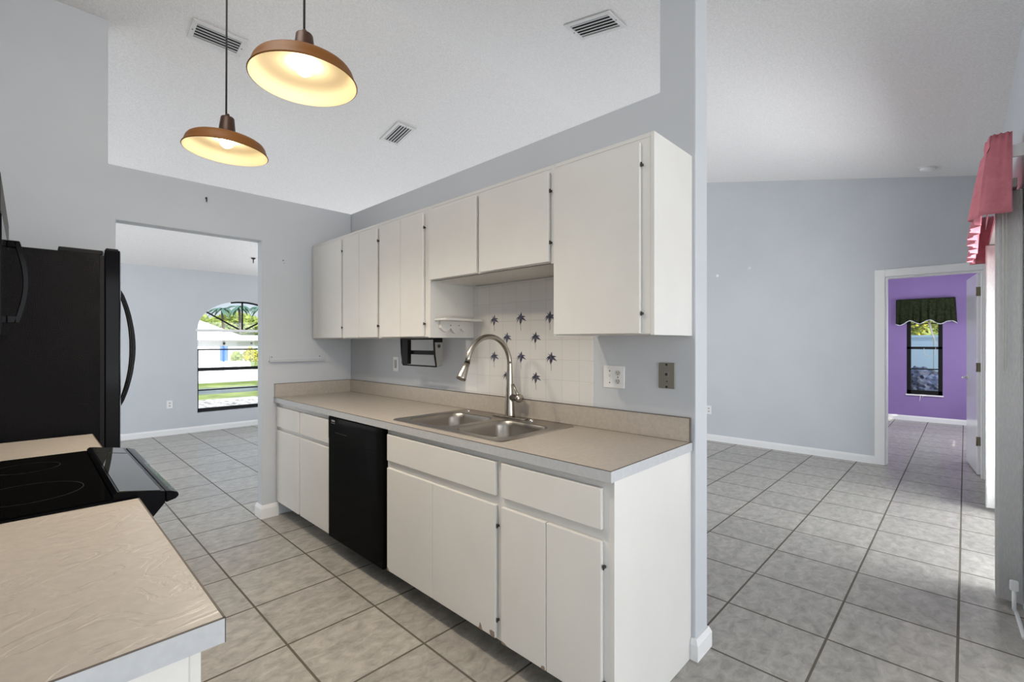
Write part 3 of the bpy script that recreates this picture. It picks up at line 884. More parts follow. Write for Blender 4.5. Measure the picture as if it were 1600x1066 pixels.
def screw(parent, x, y, z, n, pl='x', r=0.003, m=None):
    s = Part(); c0 = (y if pl == 'x' else x); base = x if pl == 'x' else y
    s.prism([(c0 + r * math.cos(k), z + r * math.sin(k)) for k in [2 * PI * i / 10 for i in range(10)]], pl, base, base + n * 0.0015)
    s.build('screw', m or hinge_m, parent)
PT = 0.006
t = thing('outlet_plate', 'white double wall plate with a toggle switch and a duplex outlet', 'outlet', (WX, 1.209, 1.170))
px_ = WX - 0.0005
s = Part(); s.prism([(1.209 + a, 1.170 + b) for a, b in rrect(-0.057, 0.057, -0.053, 0.053, 0.004, 3)], 'x', px_ - PT, px_); s.build('cover_plate', plate_white, t, 0.002)
outlet_face(t, px_ - PT, 1.186, 1.170, -1)
screw(t, px_ - PT, 1.186, 1.170, -1)
s = Part(); s.box(px_ - PT - 0.001, px_ - PT, 1.226, 1.236, 1.158, 1.182, recept_m); s.box(px_ - PT - 0.011, px_ - PT, 1.2285, 1.2335, 1.160, 1.168, plate_white); s.build('toggle', recept_m, t)
for z in (1.142, 1.198): screw(t, px_ - PT, 1.231, z, -1)
t = thing('phone_jack', 'grey metal phone jack plate near the end of the sink wall', 'wall plate', (WX, 0.942, 1.189))
s = Part(); s.prism([(0.942 + a, 1.189 + b) for a, b in rrect(-0.038, 0.038, -0.057, 0.057, 0.005, 3)], 'x', px_ - 0.007, px_); s.build('cover_plate', plate_grey, t, 0.003)
s = Part(); s.box(px_ - 0.0085, px_ - 0.007, 0.931, 0.953, 1.184, 1.206, bracket_grey); s.box(px_ - 0.0092, px_ - 0.0084, 0.937, 0.948, 1.189, 1.201, slot_m); s.build('jack', bracket_grey, t)
for z in (1.237, 1.140): screw(t, px_ - 0.007, 0.942, z, -1, 'x', 0.005)
screw(t, px_ - 0.007, 0.940, 1.164, -1)
t = thing('light_switch', 'small white switch plate low behind the open bracket', 'switch', (WX, 3.116, 1.171))
s = Part(); s.prism([(3.116 + a, 1.171 + b) for a, b in rrect(-0.035, 0.035, -0.055, 0.055, 0.004, 3)], 'x', px_ - PT, px_); s.build('cover_plate', plate_white, t, 0.002)
BX(px_ - PT - 0.003, px_ - PT, 3.103, 3.129, 1.140, 1.202).build('rocker', plate_grey, t)
t = thing('outlet_plate', 'white duplex outlet low on the dining wall beside the arched window', 'outlet', (1.434, LY, 0.440))
s = Part(); s.prism([(1.434 + a, 0.44 + b) for a, b in rrect(-0.036, 0.036, -0.058, 0.058, 0.004, 3)], 'y', LY - 0.0065, LY - 0.0005); s.build('cover_plate', plate_white, t, 0.002)
outlet_face(t, 1.434, LY - 0.0065, 0.44, -1, 'y')
t = thing('outlet_plate', 'white outlet low on the living-room wall close to the end of the sink wall', 'outlet', (FX, 2.520, 0.415))
s = Part(); s.prism([(2.520 + a, 0.415 + b) for a, b in rrect(-0.036, 0.036, -0.058, 0.058, 0.004, 3)], 'x', FX - 0.0065, FX - 0.0005); s.build('cover_plate', plate_white, t, 0.002)
outlet_face(t, FX - 0.0065, 2.520, 0.415, -1, 'x')

# rack rail on the opening wall
t = thing('rack_rail', 'thin white rail with two screws on the wall above the worktop corner', 'rail', (1.50, WY, 1.18))
BX(1.292, 1.700, WY - 0.007, WY - 0.0005, 1.198, 1.232).build('back_strip', wall_m, t, 0.001)
BX(1.285, 1.712, WY - 0.030, WY - 0.0005, 1.186, 1.197).build('ledge', wall_m, t, 0.002)
for x in (1.306, 1.676): screw(t, x, WY - 0.007, 1.222, -1, 'y', 0.004)

# hooks and wall anchors
def hook(label, x, y, z, group=None):
    h = Part(); h.tube([(x, y - 0.0005, z), (x, y - 0.012, z)], 0.006, 8); h.tube([(x, y - 0.010, z + 0.004), (x, y - 0.016, z - 0.012), (x, y - 0.012, z - 0.028)], [0.005, 0.004, 0.003], 8)
    o = h.build('wall_hook', hinge_m); return tag(o, label, 'hook', group)
hook('tiny dark hook high on the wall above the opening', 0.875, WY, 2.346)
h = Part(); h.lathe([(0.0, 0.0), (0.030, 0.0), (0.028, -0.012), (0.010, -0.018)], (2.31, 7.5, cz(7.5) - 0.001), 'z', 14); h.tube([(2.31, 7.5, cz(7.5) - 0.015), (2.31, 7.5, cz(7.5) - 0.075)], 0.007, 8)
tag(h.build('ceiling_hook', hinge_m), 'small dark hook hanging from the dining ceiling above the arched window', 'hook')
h = Part(); h.tube([(1.392, WY - 0.0005, 1.975), (1.392, WY - 0.010, 1.975)], 0.005, 8); h.tube([(1.40, WY - 0.0005, 1.955), (1.40, WY - 0.006, 1.955)], 0.003, 8)
tag(h.build('wall_anchor', plate_grey), 'pale screw anchor on the wall just beside the corner wall cabinet', 'anchor')
for (y, z, lab) in ((2.405, 2.235, 'white wall anchor on the living-room wall, the one closer to the sink wall'), (2.000, 2.295, 'white wall anchor on the living-room wall, the one closer to the bedroom door')):
    h = Part(); h.lathe([(0.0, -0.014), (0.016, -0.012), (0.02, -0.001)], (FX, y, z), 'x', 14)
    tag(h.build('wall_anchor', plate_white), lab, 'anchor')

# ------------------------------------------------------------------ galley run in front: counters, range, fridge, microwave
GF = 0.212                      # front edge of these counters
def counter(label, y0, y1, end0):
    t = thing('worktop', label, 'worktop', (-0.11, (y0 + y1) / 2, CT0))
    BX(-0.429, GF - 0.003, y0 + (0.003 if end0 else 0), y1, CT0, CT1).build('top', lam_m, t)
    c = Part(); c.box(GF - 0.003, GF, y0, y1, CT0, CT1 - 0.0012)
    if end0: c.box(-0.429, GF - 0.003, y0, y0 + 0.003, CT0, CT1 - 0.0012)
    c.build('edge_band', edge_m, t)
    c = Part(); c.box(GF - 0.003, GF + 0.0003, y0, y1, CT1 - 0.0012, CT1 + 0.0002)
    if end0: c.box(-0.429, GF, y0 - 0.0003, y0 + 0.003, CT1 - 0.0012, CT1 + 0.0002); c.box(GF - 0.001, GF + 0.0003, y0 - 0.0003, y0 + 0.001, CT0, CT1)
    c.build('seam_line', seam_m, t)
    BX(-0.429, -0.41, y0 + 0.006, y1, CT1, 1.015).build('backsplash', lam_m, t)
    return t
counter('beige laminate worktop end piece in front, before the black cooktop', 0.815, 1.6075, True)
counter('short tan laminate worktop between the black cooktop and the refrigerator', 2.402, 2.890, False)
def galley_base(label, y0, y1, ndoors):
    t = thing('base_cabinet', label, 'cabinet', (-0.12, (y0 + y1) / 2, 0))
    c = Part(); c.box(-0.429, 0.170, y0, y1, 0.11, CT0 - 0.001); c.build('cabinet_box', cab_m, t, 0.001)
    BX(-0.35, 0.11, y0 + 0.002, y1 - 0.002, 0.0, 0.11).build('toe_kick', toe_m, t)
    w_ = (y1 - y0 - 0.02) / ndoors
    BX(0.1715, 0.189, y0 + 0.012, y1 - 0.012, 0.706, 0.862).build('drawer_front', cab_m, t, 0.003)
    for k in range(ndoors):
        BX(0.1715, 0.189, y0 + 0.012 + k * w_, y0 + 0.008 + (k + 1) * w_, 0.122, 0.690).build('door', cab_m, t, 0.003)
galley_base('white base cabinet under the worktop end piece in front', 0.842, 1.608, 2)
galley_base('white base cabinet under the short tan worktop', 2.404, 2.886, 1)

# slide-in range
t = thing('range', 'black glass-top range with sloping front controls between two tan worktops', 'range', (-0.10, 2.006, 0))
RY0, RY1 = 1.620, 2.392
BX(-0.425, 0.195, RY0 + 0.003, RY1 - 0.003, 0.04, 0.905).build('body', gloss_black, t, 0.003)
BX(-0.425, 0.158, RY0 - 0.004, RY1 + 0.004, 0.915, 0.925).build('cooktop', glass_black, t, 0.002)
for ya, yb in ((RY0 - 0.012, RY0 - 0.004), (RY1 + 0.004, RY1 + 0.008)):
    BX(-0.42, 0.158, ya, yb, 0.9145, 0.919).build('side_flange', gloss_black, t, 0.001)
def ring(cx, cy, r):
    s = Part(); n = 56
    vs = [(cx + q * math.cos(2 * PI * k / n), cy + q * math.sin(2 * PI * k / n), 0.92515) for q in (r - 0.0012, r) for k in range(n)]
    s.faces(vs, [(k, (k + 1) % n, n + (k + 1) % n, n + k) for k in range(n)])
    s.build('burner_ring', ring_m, t)
for a in ((0.0, 1.83, 0.115), (0.0, 2.20, 0.080), (-0.27, 1.83, 0.080), (-0.27, 2.20, 0.100)): ring(*a)
prow = [(0.158, 0.906), (0.158, 0.930), (0.166, 0.937), (0.272, 0.9165), (0.272, 0.884), (0.200, 0.795), (0.190, 0.80)]
s = Part(); s.prism(prow, 'y', RY0, RY1); cp = s.build('control_panel', gloss_black, t, 0.002)
def on_slope(x0, x1, y0, y1, th, name, m, parent):
    z = lambda x: 0.937 - (x - 0.166) * (0.0205 / 0.106)
    s = Part(); s.prism([(x0, z(x0) + 0.0002), (x1, z(x1) + 0.0002), (x1, z(x1) + th), (x0, z(x0) + th)], 'y', y0, y1)
    return s.build(name, m, parent, 0.0008)
on_slope(0.172, 0.262, RY0 + 0.006, RY1 - 0.14, 0.0016, 'touch_glass', panel_black, cp)
on_slope(0.172, 0.262, RY1 - 0.128, RY1 - 0.006, 0.0016, 'touch_glass', panel_black, cp)
s = Part(); s.prism([(0.2725, 0.9168), (0.284, 0.9145), (0.301, 0.908), (0.304, 0.898), (0.296, 0.890), (0.2725, 0.884)], 'y', RY0 - 0.002, RY1 + 0.002)
s.build('front_lip', gloss_black, t, 0.003)
BX(0.196, 0.232, RY0 + 0.006, RY1 - 0.006, 0.235, 0.785).build('oven_door', gloss_black, t, 0.004)
s = Part(); s.tube([(0.265, RY0 + 0.06, 0.745), (0.265, RY1 - 0.06, 0.745)], 0.011, 12); s.tube([(0.232, RY0 + 0.09, 0.745), (0.265, RY0 + 0.09, 0.745)], 0.008, 8); s.tube([(0.232, RY1 - 0.09, 0.745), (0.265, RY1 - 0.09, 0.745)], 0.008, 8)
s.build('oven_handle', gloss_black, t)
BX(0.196, 0.228, RY0 + 0.006, RY1 - 0.006, 0.05, 0.225).build('storage_drawer', gloss_black, t, 0.004)
BX(-0.40, 0.17, RY0 + 0.02, RY1 - 0.02, 0.0, 0.04).build('plinth', matte_black, t)

# refrigerator, doors facing the sink run
t = thing('refrigerator', 'black side-by-side refrigerator with textured side and bowed handles', 'refrigerator', (-0.05, 3.36, 0))
FY0, FY1 = 2.920, 3.815
BX(-0.42, 0.240, FY0, FY1, 0.03, 1.748).build('body', fridge_side, t, 0.004)
BX(-0.40, 0.235, FY0 + 0.01, FY1 - 0.01, 0.0, 0.03).build('base_grille', matte_black, t)
BX(0.240, 0.256, FY0 + 0.006, FY1 - 0.006, 0.06, 1.745).build('door_gasket', matte_black, t)
def bowed(y0, y1, name):
    n = 14
    ym = (FY0 + FY1) / 2
    fr_ = lambda y: 0.3125 + 0.034 * (1 - ((y - ym) / ((FY1 - FY0) / 2)) ** 2)
    pts = [(0.257, y0), (0.257, y1)] + [(fr_(y1 + (y0 - y1) * k / n), y1 + (y0 - y1) * k / n) for k in range(n + 1)]
    s = Part(); s.prism(pts, 'z', 0.065, 1.775)
    return s.build(name, gloss_black, t, 0.004)
MY = 3.30
d1 = bowed(FY0, MY - 0.003, 'door'); d2 = bowed(MY + 0.003, FY1, 'door')
for (yy, dd_) in ((MY - 0.03, d1), (MY + 0.03, d2)):
    s = Part(); n = 18; pts = []
    for k in range(n + 1):
        u = k / n; z = 0.985 + (1.625 - 0.985) * u
        pts.append((0.343 + 0.064 * math.sin(PI * u) ** 0.75, yy, z))
    prof = []
    for k in range(n + 1):
        x, y, z = pts[k]; th = 0.020 - 0.008 * abs(2 * k / n - 1)
        prof.append((x, z, th))
    out = [(x + th * 0.45, z) for x, z, th in prof] + [(x - th * 0.55, z) for x, z, th in reversed(prof)]
    s.prism(out, 'y', yy - 0.012, yy + 0.012)
    s.build('handle', gloss_black, dd_, 0.003)
BX(0.10, 0.252, FY0 + 0.02, FY0 + 0.10, 1.748, 1.770).build('hinge_cover', matte_black, t, 0.004)
BX(0.262, 0.308, FY0 + 0.012, FY0 + 0.05, 1.775, 1.783).build('hinge_cap', matte_black, t, 0.003)

# over-the-range microwave, seen edge on
t = thing('microwave', 'black over-the-range microwave seen edge on with a bulky bowed handle', 'microwave', (-0.24, 2.0, 1.36))
BX(-0.428, -0.048, 1.632, 2.385, 1.345, 1.742).build('body', gloss_black, t, 0.003)
BX(-0.048, -0.0405, 1.634, 2.383, 1.352, 1.640).build('door', gloss_black, t, 0.002)
BX(-0.048, -0.0425, 1.634, 2.383, 1.650, 1.738).build('vent_grille', matte_black, t, 0.002)
s = Part(); prof_o, prof_i = [], []
n = 16
for k in range(n + 1):
    u = k / n; z = 1.392 + (1.636 - 1.392) * u
    xo = -0.014 + 0.020 * math.sin(PI * u)
    prof_o.append((xo, z)); prof_i.append((xo - 0.014, z))
s.prism(prof_o + prof_i[::-1], 'y', 2.02, 2.06)
s.box(-0.0405, -0.02, 2.02, 2.06, 1.618, 1.636); s.box(-0.0405, -0.02, 2.02, 2.06, 1.392, 1.414)
s.build('handle', gloss_black, t, 0.002)

# ------------------------------------------------------------------ pendant lamps
def pendant(label, x, y, z, tx, ty):
    t = thing('pendant_lamp', label, 'lamp', (x, y, z), 'bronze pendant lamps over the kitchen aisle')
    prof = [(0.1765, 0.0), (0.1795, 0.002), (0.178, 0.006), (0.1735, 0.010), (0.1695, 0.024), (0.164, 0.040), (0.157, 0.050), (0.146, 0.057), (0.125, 0.061), (0.08, 0.066), (0.05, 0.070), (0.034, 0.072)]
    tilt = Matrix.Rotation(ty, 4, 'X') @ Matrix.Rotation(tx, 4, 'Y')
    def fin(p, name, m, parent):
        bmesh.ops.transform(p.bm, matrix=tilt, verts=p.bm.verts[:])
        return p.build(name, m, parent)
    s = MB(); s.lathe(prof, (0, 0, 0), 'z', 64); sh = fin(s, 'shade', bronze, t)
    s = MB(); s.lathe([(0.176, 0.0005), (0.1705, 0.011), (0.1665, 0.024), (0.161, 0.039), (0.154, 0.048), (0.144, 0.0535), (0.124, 0.057), (0.05, 0.064), (0.034, 0.066), (0.030, 0.10), (0.0, 0.11)], (0, 0, 0), 'z', 64); fin(s, 'shade_lining', cream, sh)
    s = MB(); s.lathe([(0.037, 0.070), (0.0375, 0.074), (0.034, 0.115), (0.0285, 0.164), (0.026, 0.168), (0.010, 0.171), (0.007, 0.184), (0.0, 0.184)], (0, 0, 0), 'z', 28); fin(s, 'socket_cup', bronze_dark, t)
    s = MB()
    s.lathe([(0.0, 0.022), (0.012, 0.024), (0.024, 0.033), (0.029, 0.049), (0.026, 0.064), (0.016, 0.076), (0.013, 0.098)], (0, 0, 0), 'z', 28)
    bl = fin(s, 'bulb', bulb_m, t)
    s = MB(); s.box(-0.012, 0.012, -0.0005, 0.0005, -0.014, 0.014)
    a = R(-118)
    st = s.build('sticker', mat_sticker, sh)
    st.location = tilt @ Vector((0.1655 * math.cos(a), 0.1655 * math.sin(a), 0.026)); st.rotation_euler = (R(-14), 0, a + PI / 2)
    zt = cz(y) - z
    s = MB(); s.tube([(0, 0, 0.18), (0.002, 0.0, 0.18 + (zt - 0.18) * 0.5), (0, 0, zt - 0.012)], 0.0042, 8); s.build('cord', cord_m, t)
    s = MB(); s.lathe([(0.0, 0.0), (0.06, 0.0), (0.055, -0.02), (0.01, -0.03)], (0, 0, zt), 'z', 24); s.build('ceiling_canopy', bronze_dark, t)
    l = bpy.data.lights.new('bulb_light', 'SPOT')
    l.energy = 47; l.color = (1.0, 0.87, 0.69); l.spot_size = R(150); l.spot_blend = 1.0; l.shadow_soft_size = 0.03
    lo = bpy.data.objects.new('bulb_light', l); C.objects.link(lo); lo.parent = t; lo.location = (0, 0, -0.036)
    return t
mat_sticker = mat('sticker_tan', (0.55, 0.42, 0.25), 0.7)
pendant('bronze pendant lamp with lit bulb, the one above the worktop end', 0.684, 1.685, 2.258, 0.004, 0.004)
pendant('bronze pendant lamp with lit bulb, the one farther off toward the opening wall', 0.662, 2.535, 2.240, 0.028, 0.028)

# ------------------------------------------------------------------ ceiling vents and detector
def vent(label, x0, x1, y0, y1, slats_along):
    yc = (y0 + y1) / 2; xc = (x0 + x1) / 2
    sgn = -1 if yc > RIDGE_Y else 1
    t = thing('ceiling_vent', label, 'vent', (xc, yc, cz(yc) - 0.002), 'air vents in the sloped ceiling')
    t.rotation_euler = (math.atan(SLOPE) * sgn, 0, 0)
    hx, hy = (x1 - x0) / 2, (y1 - y0) / 2
    fw = 0.028
    s = MB()
    s.box(-hx, hx, -hy, -hy + fw, -0.008, 0.0); s.box(-hx, hx, hy - fw, hy, -0.008, 0.0)
    s.box(-hx, -hx + fw, -hy + fw, hy - fw, -0.008, 0.0); s.box(hx - fw, hx, -hy + fw, hy - fw, -0.008, 0.0)
    s.build('frame', vent_frame, t, 0.002)
    s = MB(); s.box(-hx + fw, hx - fw, -hy + fw, hy - fw, -0.0012, -0.0004); s.build('duct_opening', dark_m, t)
    n = 5
    for k in range(n):
        s = MB()
        if slats_along == 'x':
            c = -hy + fw + (2 * hy - 2 * fw) * (k + 0.5) / n; q = (hy - fw) / n
            s.prism([(c - q * 0.90, -0.0085), (c + q * 0.45, -0.0040), (c + q * 0.45, -0.0030), (c - q * 0.90, -0.0075)], 'x', -hx + fw, hx - fw)
        else:
            c = -hx + fw + (2 * hx - 2 * fw) * (k + 0.5) / n; q = (hx - fw) / n
            s.prism([(c - q * 0.90, -0.0085), (c + q * 0.45, -0.0040), (c + q * 0.45, -0.0030), (c - q * 0.90, -0.0075)], 'y', -hy + fw, hy - fw)
        s.build('slat', vent_m, t)
    for a in (-1, 1):
        s = MB()
        p = (a * (hx - 0.013), 0) if slats_along == 'x' else (0, a * (hy - 0.013))
        s.lathe([(0.0, -0.0095), (0.004, -0.009), (0.004, -0.008)], (p[0], p[1], 0), 'z', 10); s.build('screw', hinge_m, t)
    return t
vent('rectangular ceiling vent above the stub at the end of the sink wall', 2.400, 2.600, 1.515, 1.862, 'y')
vent('rectangular ceiling vent behind the pendant lamp cords', 0.738, 1.052, 3.530, 3.712, 'x')
vent('small ceiling vent seen alone beyond the half-height sink wall', 2.362, 2.560, 3.735, 4.055, 'y')
t = thing('smoke_detector', 'round white smoke detector on the living-room ceiling near the far wall', 'smoke detector', (6.13, 0.265, cz(0.265)))
t.rotation_euler = (math.atan(SLOPE), 0, 0)
s = MB(); s.lathe([(0.0, -0.034), (0.045, -0.034), (0.058, -0.024), (0.060, -0.012)], (0, 0, 0), 'z', 28); s.build('cover', plate_white, t)
s = MB(); s.lathe([(0.060, -0.012), (0.072, -0.011), (0.074, 0.0)], (0, 0, 0), 'z', 28); s.build('base', vent_frame, t)

# ------------------------------------------------------------------ patio door dressings
# vertical blinds, vanes stacked at both ends of the track
t = thing('vertical_blind', 'grey fabric vertical blind stacked in two bundles along the patio door', 'blind', (4.4, -0.15, 2.13))
BX(3.40, 5.40, -0.185, -0.135, 2.105, 2.15).build('headrail', bracket_grey, t, 0.003)
def vane(x, yaw, z0, dy=0.0):
    s = Part(); n = 8
    w2 = 0.0445; y_ = -0.160 + dy
    for k in range(n):
        pass
    pts = []
    for k in range(n + 1):
        u = -w2 + 2 * w2 * k / n
        bowx = 0.006 * (1 - (u / w2) ** 2)
        px, py = bowx, u
        pts.append((x + px * math.cos(yaw) - py * math.sin(yaw), y_ + px * math.sin(yaw) + py * math.cos(yaw)))
    vs = [(px, py, z) for z in (z0, 2.10) for px, py in pts]
    s.faces(vs, [(k, k + 1, n + 2 + k, n + 1 + k) for k in range(n)], blind_m, True)
    s.build('vane', blind_m, t, solid=0.0012)
for k in range(9):
    vane(3.445 + 0.024 * k, R((-6, 4, -3, 6, 0, -4, 3, 5, -5)[k]), 0.03, (-0.001, 0.002, 0.004, -0.002, 0.003, 0, 0.002, 0, 0.001)[k])
for k in range(6):
    vane(5.27 + 0.020 * k, R((3, -4, 2, 0, -3, 4)[k]), 0.03)
s = Part(); s.tube([(3.41, -0.135, 2.09), (3.412, -0.140, 1.30), (3.414, -0.138, 1.2), (3.416, -0.142, 1.19), (3.418, -0.148, 1.21), (3.415, -0.150, 2.09)], 0.0022, 6); s.build('pull_cord', ivory_cord, t)
t = thing('cord_tensioner', 'white cord tensioner bracket on the floor beside the blind', 'bracket', (3.37, -0.175, 0))
s = Part(); s.tube([(3.37, -0.172, 0.135), (3.37, -0.172, 0.025), (3.37, -0.180, 0.010), (3.10, -0.190, 0.010)], 0.008, 8); s.build('rod', plate_white, t)
s = Part(); s.prism(rrect(-0.187, -0.157, 0.115, 0.165, 0.006, 3), 'x', 3.362, 3.378); s.build('clip', plate_white, t, 0.002)

# pink gathered valance on its rod
t = thing('pink_valance', 'dusty pink gathered valance hanging over the patio door blinds', 'valance', (4.3, -0.08, 2.35))
def cloth(x0, x1, nx, ztop, zbot, ytop, ybot, amp, freq, phase, ret=True, y_wall=-0.165, hem=0.0):
    """gathered cloth along X with returns to the wall at both ends."""
    s = Part()
    path = []
    if ret:
        for k in range(10): path.append((x0, k / 10, 'r'))
    for k in range(nx + 1): path.append((x0 + (x1 - x0) * k / nx, 1, 'f'))
    if ret:
        for k in range(9, -1, -1): path.append((x1, k / 10, 'r'))
    nz_ = 14
    vs = []
    for j in range(nz_ + 1):
        v = j / nz_
        for i, (x, f_, kind) in enumerate(path):
            yf = ytop + (ybot - ytop) * v ** 0.8
            y = y_wall + (yf - y_wall) * f_
            wob = amp * (0.35 + 0.65 * v) * (math.sin(x * freq + phase) + 0.5 * math.sin(x * freq * 2.3 + 1.3 + v * 1.5))
            fine = 0.006 * (1 - v) ** 2 * math.sin(x * 150 + f_ * 22)
            if kind == 'f': y += wob + fine; xx = x
            else: xx = x + fine * 2.0 + 0.012 * v * math.sin(f_ * 7) + (x0 - 4.3) / abs(x0 - 4.3) * 0.0
            gather = 0.010 * math.exp(-((v - 0.13) / 0.04) ** 2)
            if kind == 'f': y -= gather
            z = ztop + (zbot - ztop) * v + (0.012 * math.sin(x * 17) * (v < 0.05)) + hem * v * math.sin(x * freq * 0.5)
            vs.append((xx, y, z))
    m_ = len(path)
    fs = [(j * m_ + i, j * m_ + i + 1, (j + 1) * m_ + i + 1, (j + 1) * m_ + i) for j in range(nz_) for i in range(m_ - 1)]
    s.faces(vs, fs, None, True)
    return s
cloth(3.35, 5.42, 110, 2.365, 1.975, -0.088, -0.034, 0.019, 22, 0.4).build('fabric', pink_m, t, solid=0.0015)
t2 = thing('curtain_rod', 'white flat curtain rod carrying the pink valance', 'curtain rod', (4.2, -0.14, 2.33))
s = Part(); s.box(3.375, 5.395, -0.120, -0.116, 2.245, 2.305); s.build('rail', white_trim, t2, 0.001)
for x in (3.362,):
    s = Part(); s.box(x, x + 0.012, PY + 0.0005, -0.116, 2.245, 2.305); s.build('return', white_trim, t2, 0.001)

# green valance in the bedroom
t = thing('green_valance', 'dark green gathered valance over the bedroom window', 'valance', (PXW - 0.06, 0.49, 2.05))
s = Part(); nx, nz_ = 90, 12
GY0, GY1 = 0.115, 0.865
vs = []
for j in range(nz_ + 1):
    v = j / nz_
    for i in range(nx + 1):
        u = i / nx; y = GY0 + (GY1 - GY0) * u - (0.02 * v if u < 0.12 else 0)
        x = PXW - 0.085 - 0.020 * v - 0.019 * (0.3 + 0.7 * v) * (math.sin(u * 52) + 0.6 * math.sin(u * 93 + 1))
        e = min(u, 1 - u)
        if e < 0.03: x = x + (1 - e / 0.03) * 0.07
        hem = 0.030 * math.sin(u * PI * 6.0) * v
        z = 2.068 - v * (0.415 - 0.03 * math.sin(u * PI)) + hem
        vs.append((x, y, z))
s.faces(vs, [(j * (nx + 1) + i, j * (nx + 1) + i + 1, (j + 1) * (nx + 1) + i + 1, (j + 1) * (nx + 1) + i) for j in range(nz_) for i in range(nx)], None, True)
last = vs[-(nx + 1):]
s.build('fabric', green_m, t, solid=0.0015)
s = Part(); s.tube([(x + 0.0, y, z - 0.004) for x, y, z in last], 0.006, 6); s.build('lace_hem', lace_m, t)
s = Part(); s.tube([(PXW - 0.05, GY0 + 0.012, 2.03), (PXW - 0.05, GY1 - 0.012, 2.03)], 0.008, 8); s.build('rod', white_trim, t)
s = Part(); s.tube([(PXW - 0.012, 0.44, 1.70), (PXW - 0.012, 0.40, 1.5), (PXW - 0.012, 0.34, 1.28)], [0.016, 0.013, 0.004], 8)
s.tube([(PXW - 0.012, 0.50, 1.24)] + [(PXW - 0.012, 0.43 + 0.07 * math.cos(R(180 * k / 10)), 1.17 - 0.06 * math.sin(R(180 * k / 10))) for k in range(11)] + [(PXW - 0.012, 0.355, 1.25)], 0.0035, 6)
tag(s.build('blind_cord', ivory_cord), 'pale cord looped in front of the bedroom window panes', 'cord')
s = Part(); s.tube([(PXW - 0.034, 0.545, 0.46), (PXW - 0.036, 0.55, 0.39), (PXW - 0.034, 0.556, 0.345)], 0.003, 6); s.tube([(PXW - 0.034, 0.52, 0.46), (PXW - 0.036, 0.515, 0.41)], 0.003, 6)
tag(s.build('cord_end', ivory_cord), 'frayed white cord ends dangling below the bedroom window sill', 'cord')

# ------------------------------------------------------------------ outdoors: street side beyond the arched window
GS = (-1.12 + 0.2) / (68 - 8.4)
def gz(y):
    return -0.2 + GS * (y - 8.4)
def band(name, y0, y1, m, x0=-60, x1=90, dz=0.0):
    s = Part(); s.faces([(x0, y0, gz(y0) + dz), (x1, y0, gz(y0) + dz), (x1, y1, gz(y1) + dz), (x0, y1, gz(y1) + dz)], [(0, 1, 2, 3)])
    return struct(s.build(name, m))
band('ground_rock_bed', 8.41, 15.7, rock_m)
band('ground_front_lawn', 15.7, 17.6, grass_m)
band('ground_road_shade', 17.6, 20.4, asphalt_m)
band('ground_verge', 20.4, 23.6, grass_m)
band('ground_street', 23.6, 42.0, concrete_m)
def patch(name, pts, m):
    s = Part(); s.faces([(x, y, gz(y)) for x, y in pts], [tuple(range(len(pts)))])
    return struct(s.build(name, m))
patch('ground_drive', [(-60, 42), (12.9, 42), (18.3, 66), (18.3, 68), (-60, 68)], concrete_m)
patch('ground_side_lawn', [(12.9, 42), (90, 42), (90, 130), (18.3, 130), (18.3, 66)], grass_m)
struct(BX(-60, 60, -60, -3.3, -0.25, -0.13).build('ground_patio', concrete_m))
struct(BX(10.62, 60, -3.3, 8.4, -0.35, -0.22).build('ground_side_yard', grass_m))
struct(BX(-4.0, 9.0, -6.2, -3.3, 2.62, 2.75).build('roof_sunshade', white_trim))  # unseen roof added to keep sun out of the open side

t = thing('house', 'white neighbouring house with a pale roof and blue door across the street', 'house', (10, 70, gz(68)))
HG = gz(68)
BX(-12, 19.0, 68, 80, HG - 0.1, 1.55).build('wall', house_m, t)
BX(19.0, 44.0, 72, 80, HG - 0.2, 1.55).build('wall', house_m, t)
s = Part(); s.box(-12.6, 19.6, 67.3, 80.6, 1.50, 1.60); s.box(19.6, 44.6, 71.3, 80.6, 1.50, 1.60); s.build('soffit', soffit_m, t)
s = Part(); s.box(-12.6, 19.6, 67.25, 67.35, 1.60, 2.15); s.box(19.6, 44.6, 71.25, 71.35, 1.60, 2.15); s.build('fascia', house_m, t)
s = Part(); s.faces([(-12.6, 67.3, 2.1), (19.6, 67.3, 2.1), (19.6, 80.6, 2.1), (-12.6, 80.6, 2.1), (-4, 74, 5.6), (13.0, 74, 5.6)], [(0, 1, 5, 4), (1, 2, 5), (2, 3, 4, 5), (3, 0, 4)]); s.build('roof', roof_m, t)
s = Part(); s.faces([(19.6, 71.3, 2.1), (44.6, 71.3, 2.1), (44.6, 80.6, 2.1), (22.6, 80.6, 2.1), (20, 76, 2.4), (40, 76, 2.4)], [(0, 1, 5, 4), (1, 2, 5), (2, 3, 4, 5)]); s.build('roof', roof_m, t)
BX(17.05, 17.95, 67.95, 68.0, HG, HG + 1.95).build('door', bluedoor_m, t)
BX(21.9, 28.0, 71.95, 72.0, HG + 0.4, HG + 1.9).build('window', fence_m, t)
for x, y in ((17.5, 67.85), (21.9, 71.85)):
    s = Part(); s.lathe([(0.0, -0.18), (0.12, -0.14), (0.16, 0.05), (0.06, 0.18), (0.0, 0.2)], (x, y, 1.20), 'z', 10); s.build('lantern', lampdark, t)

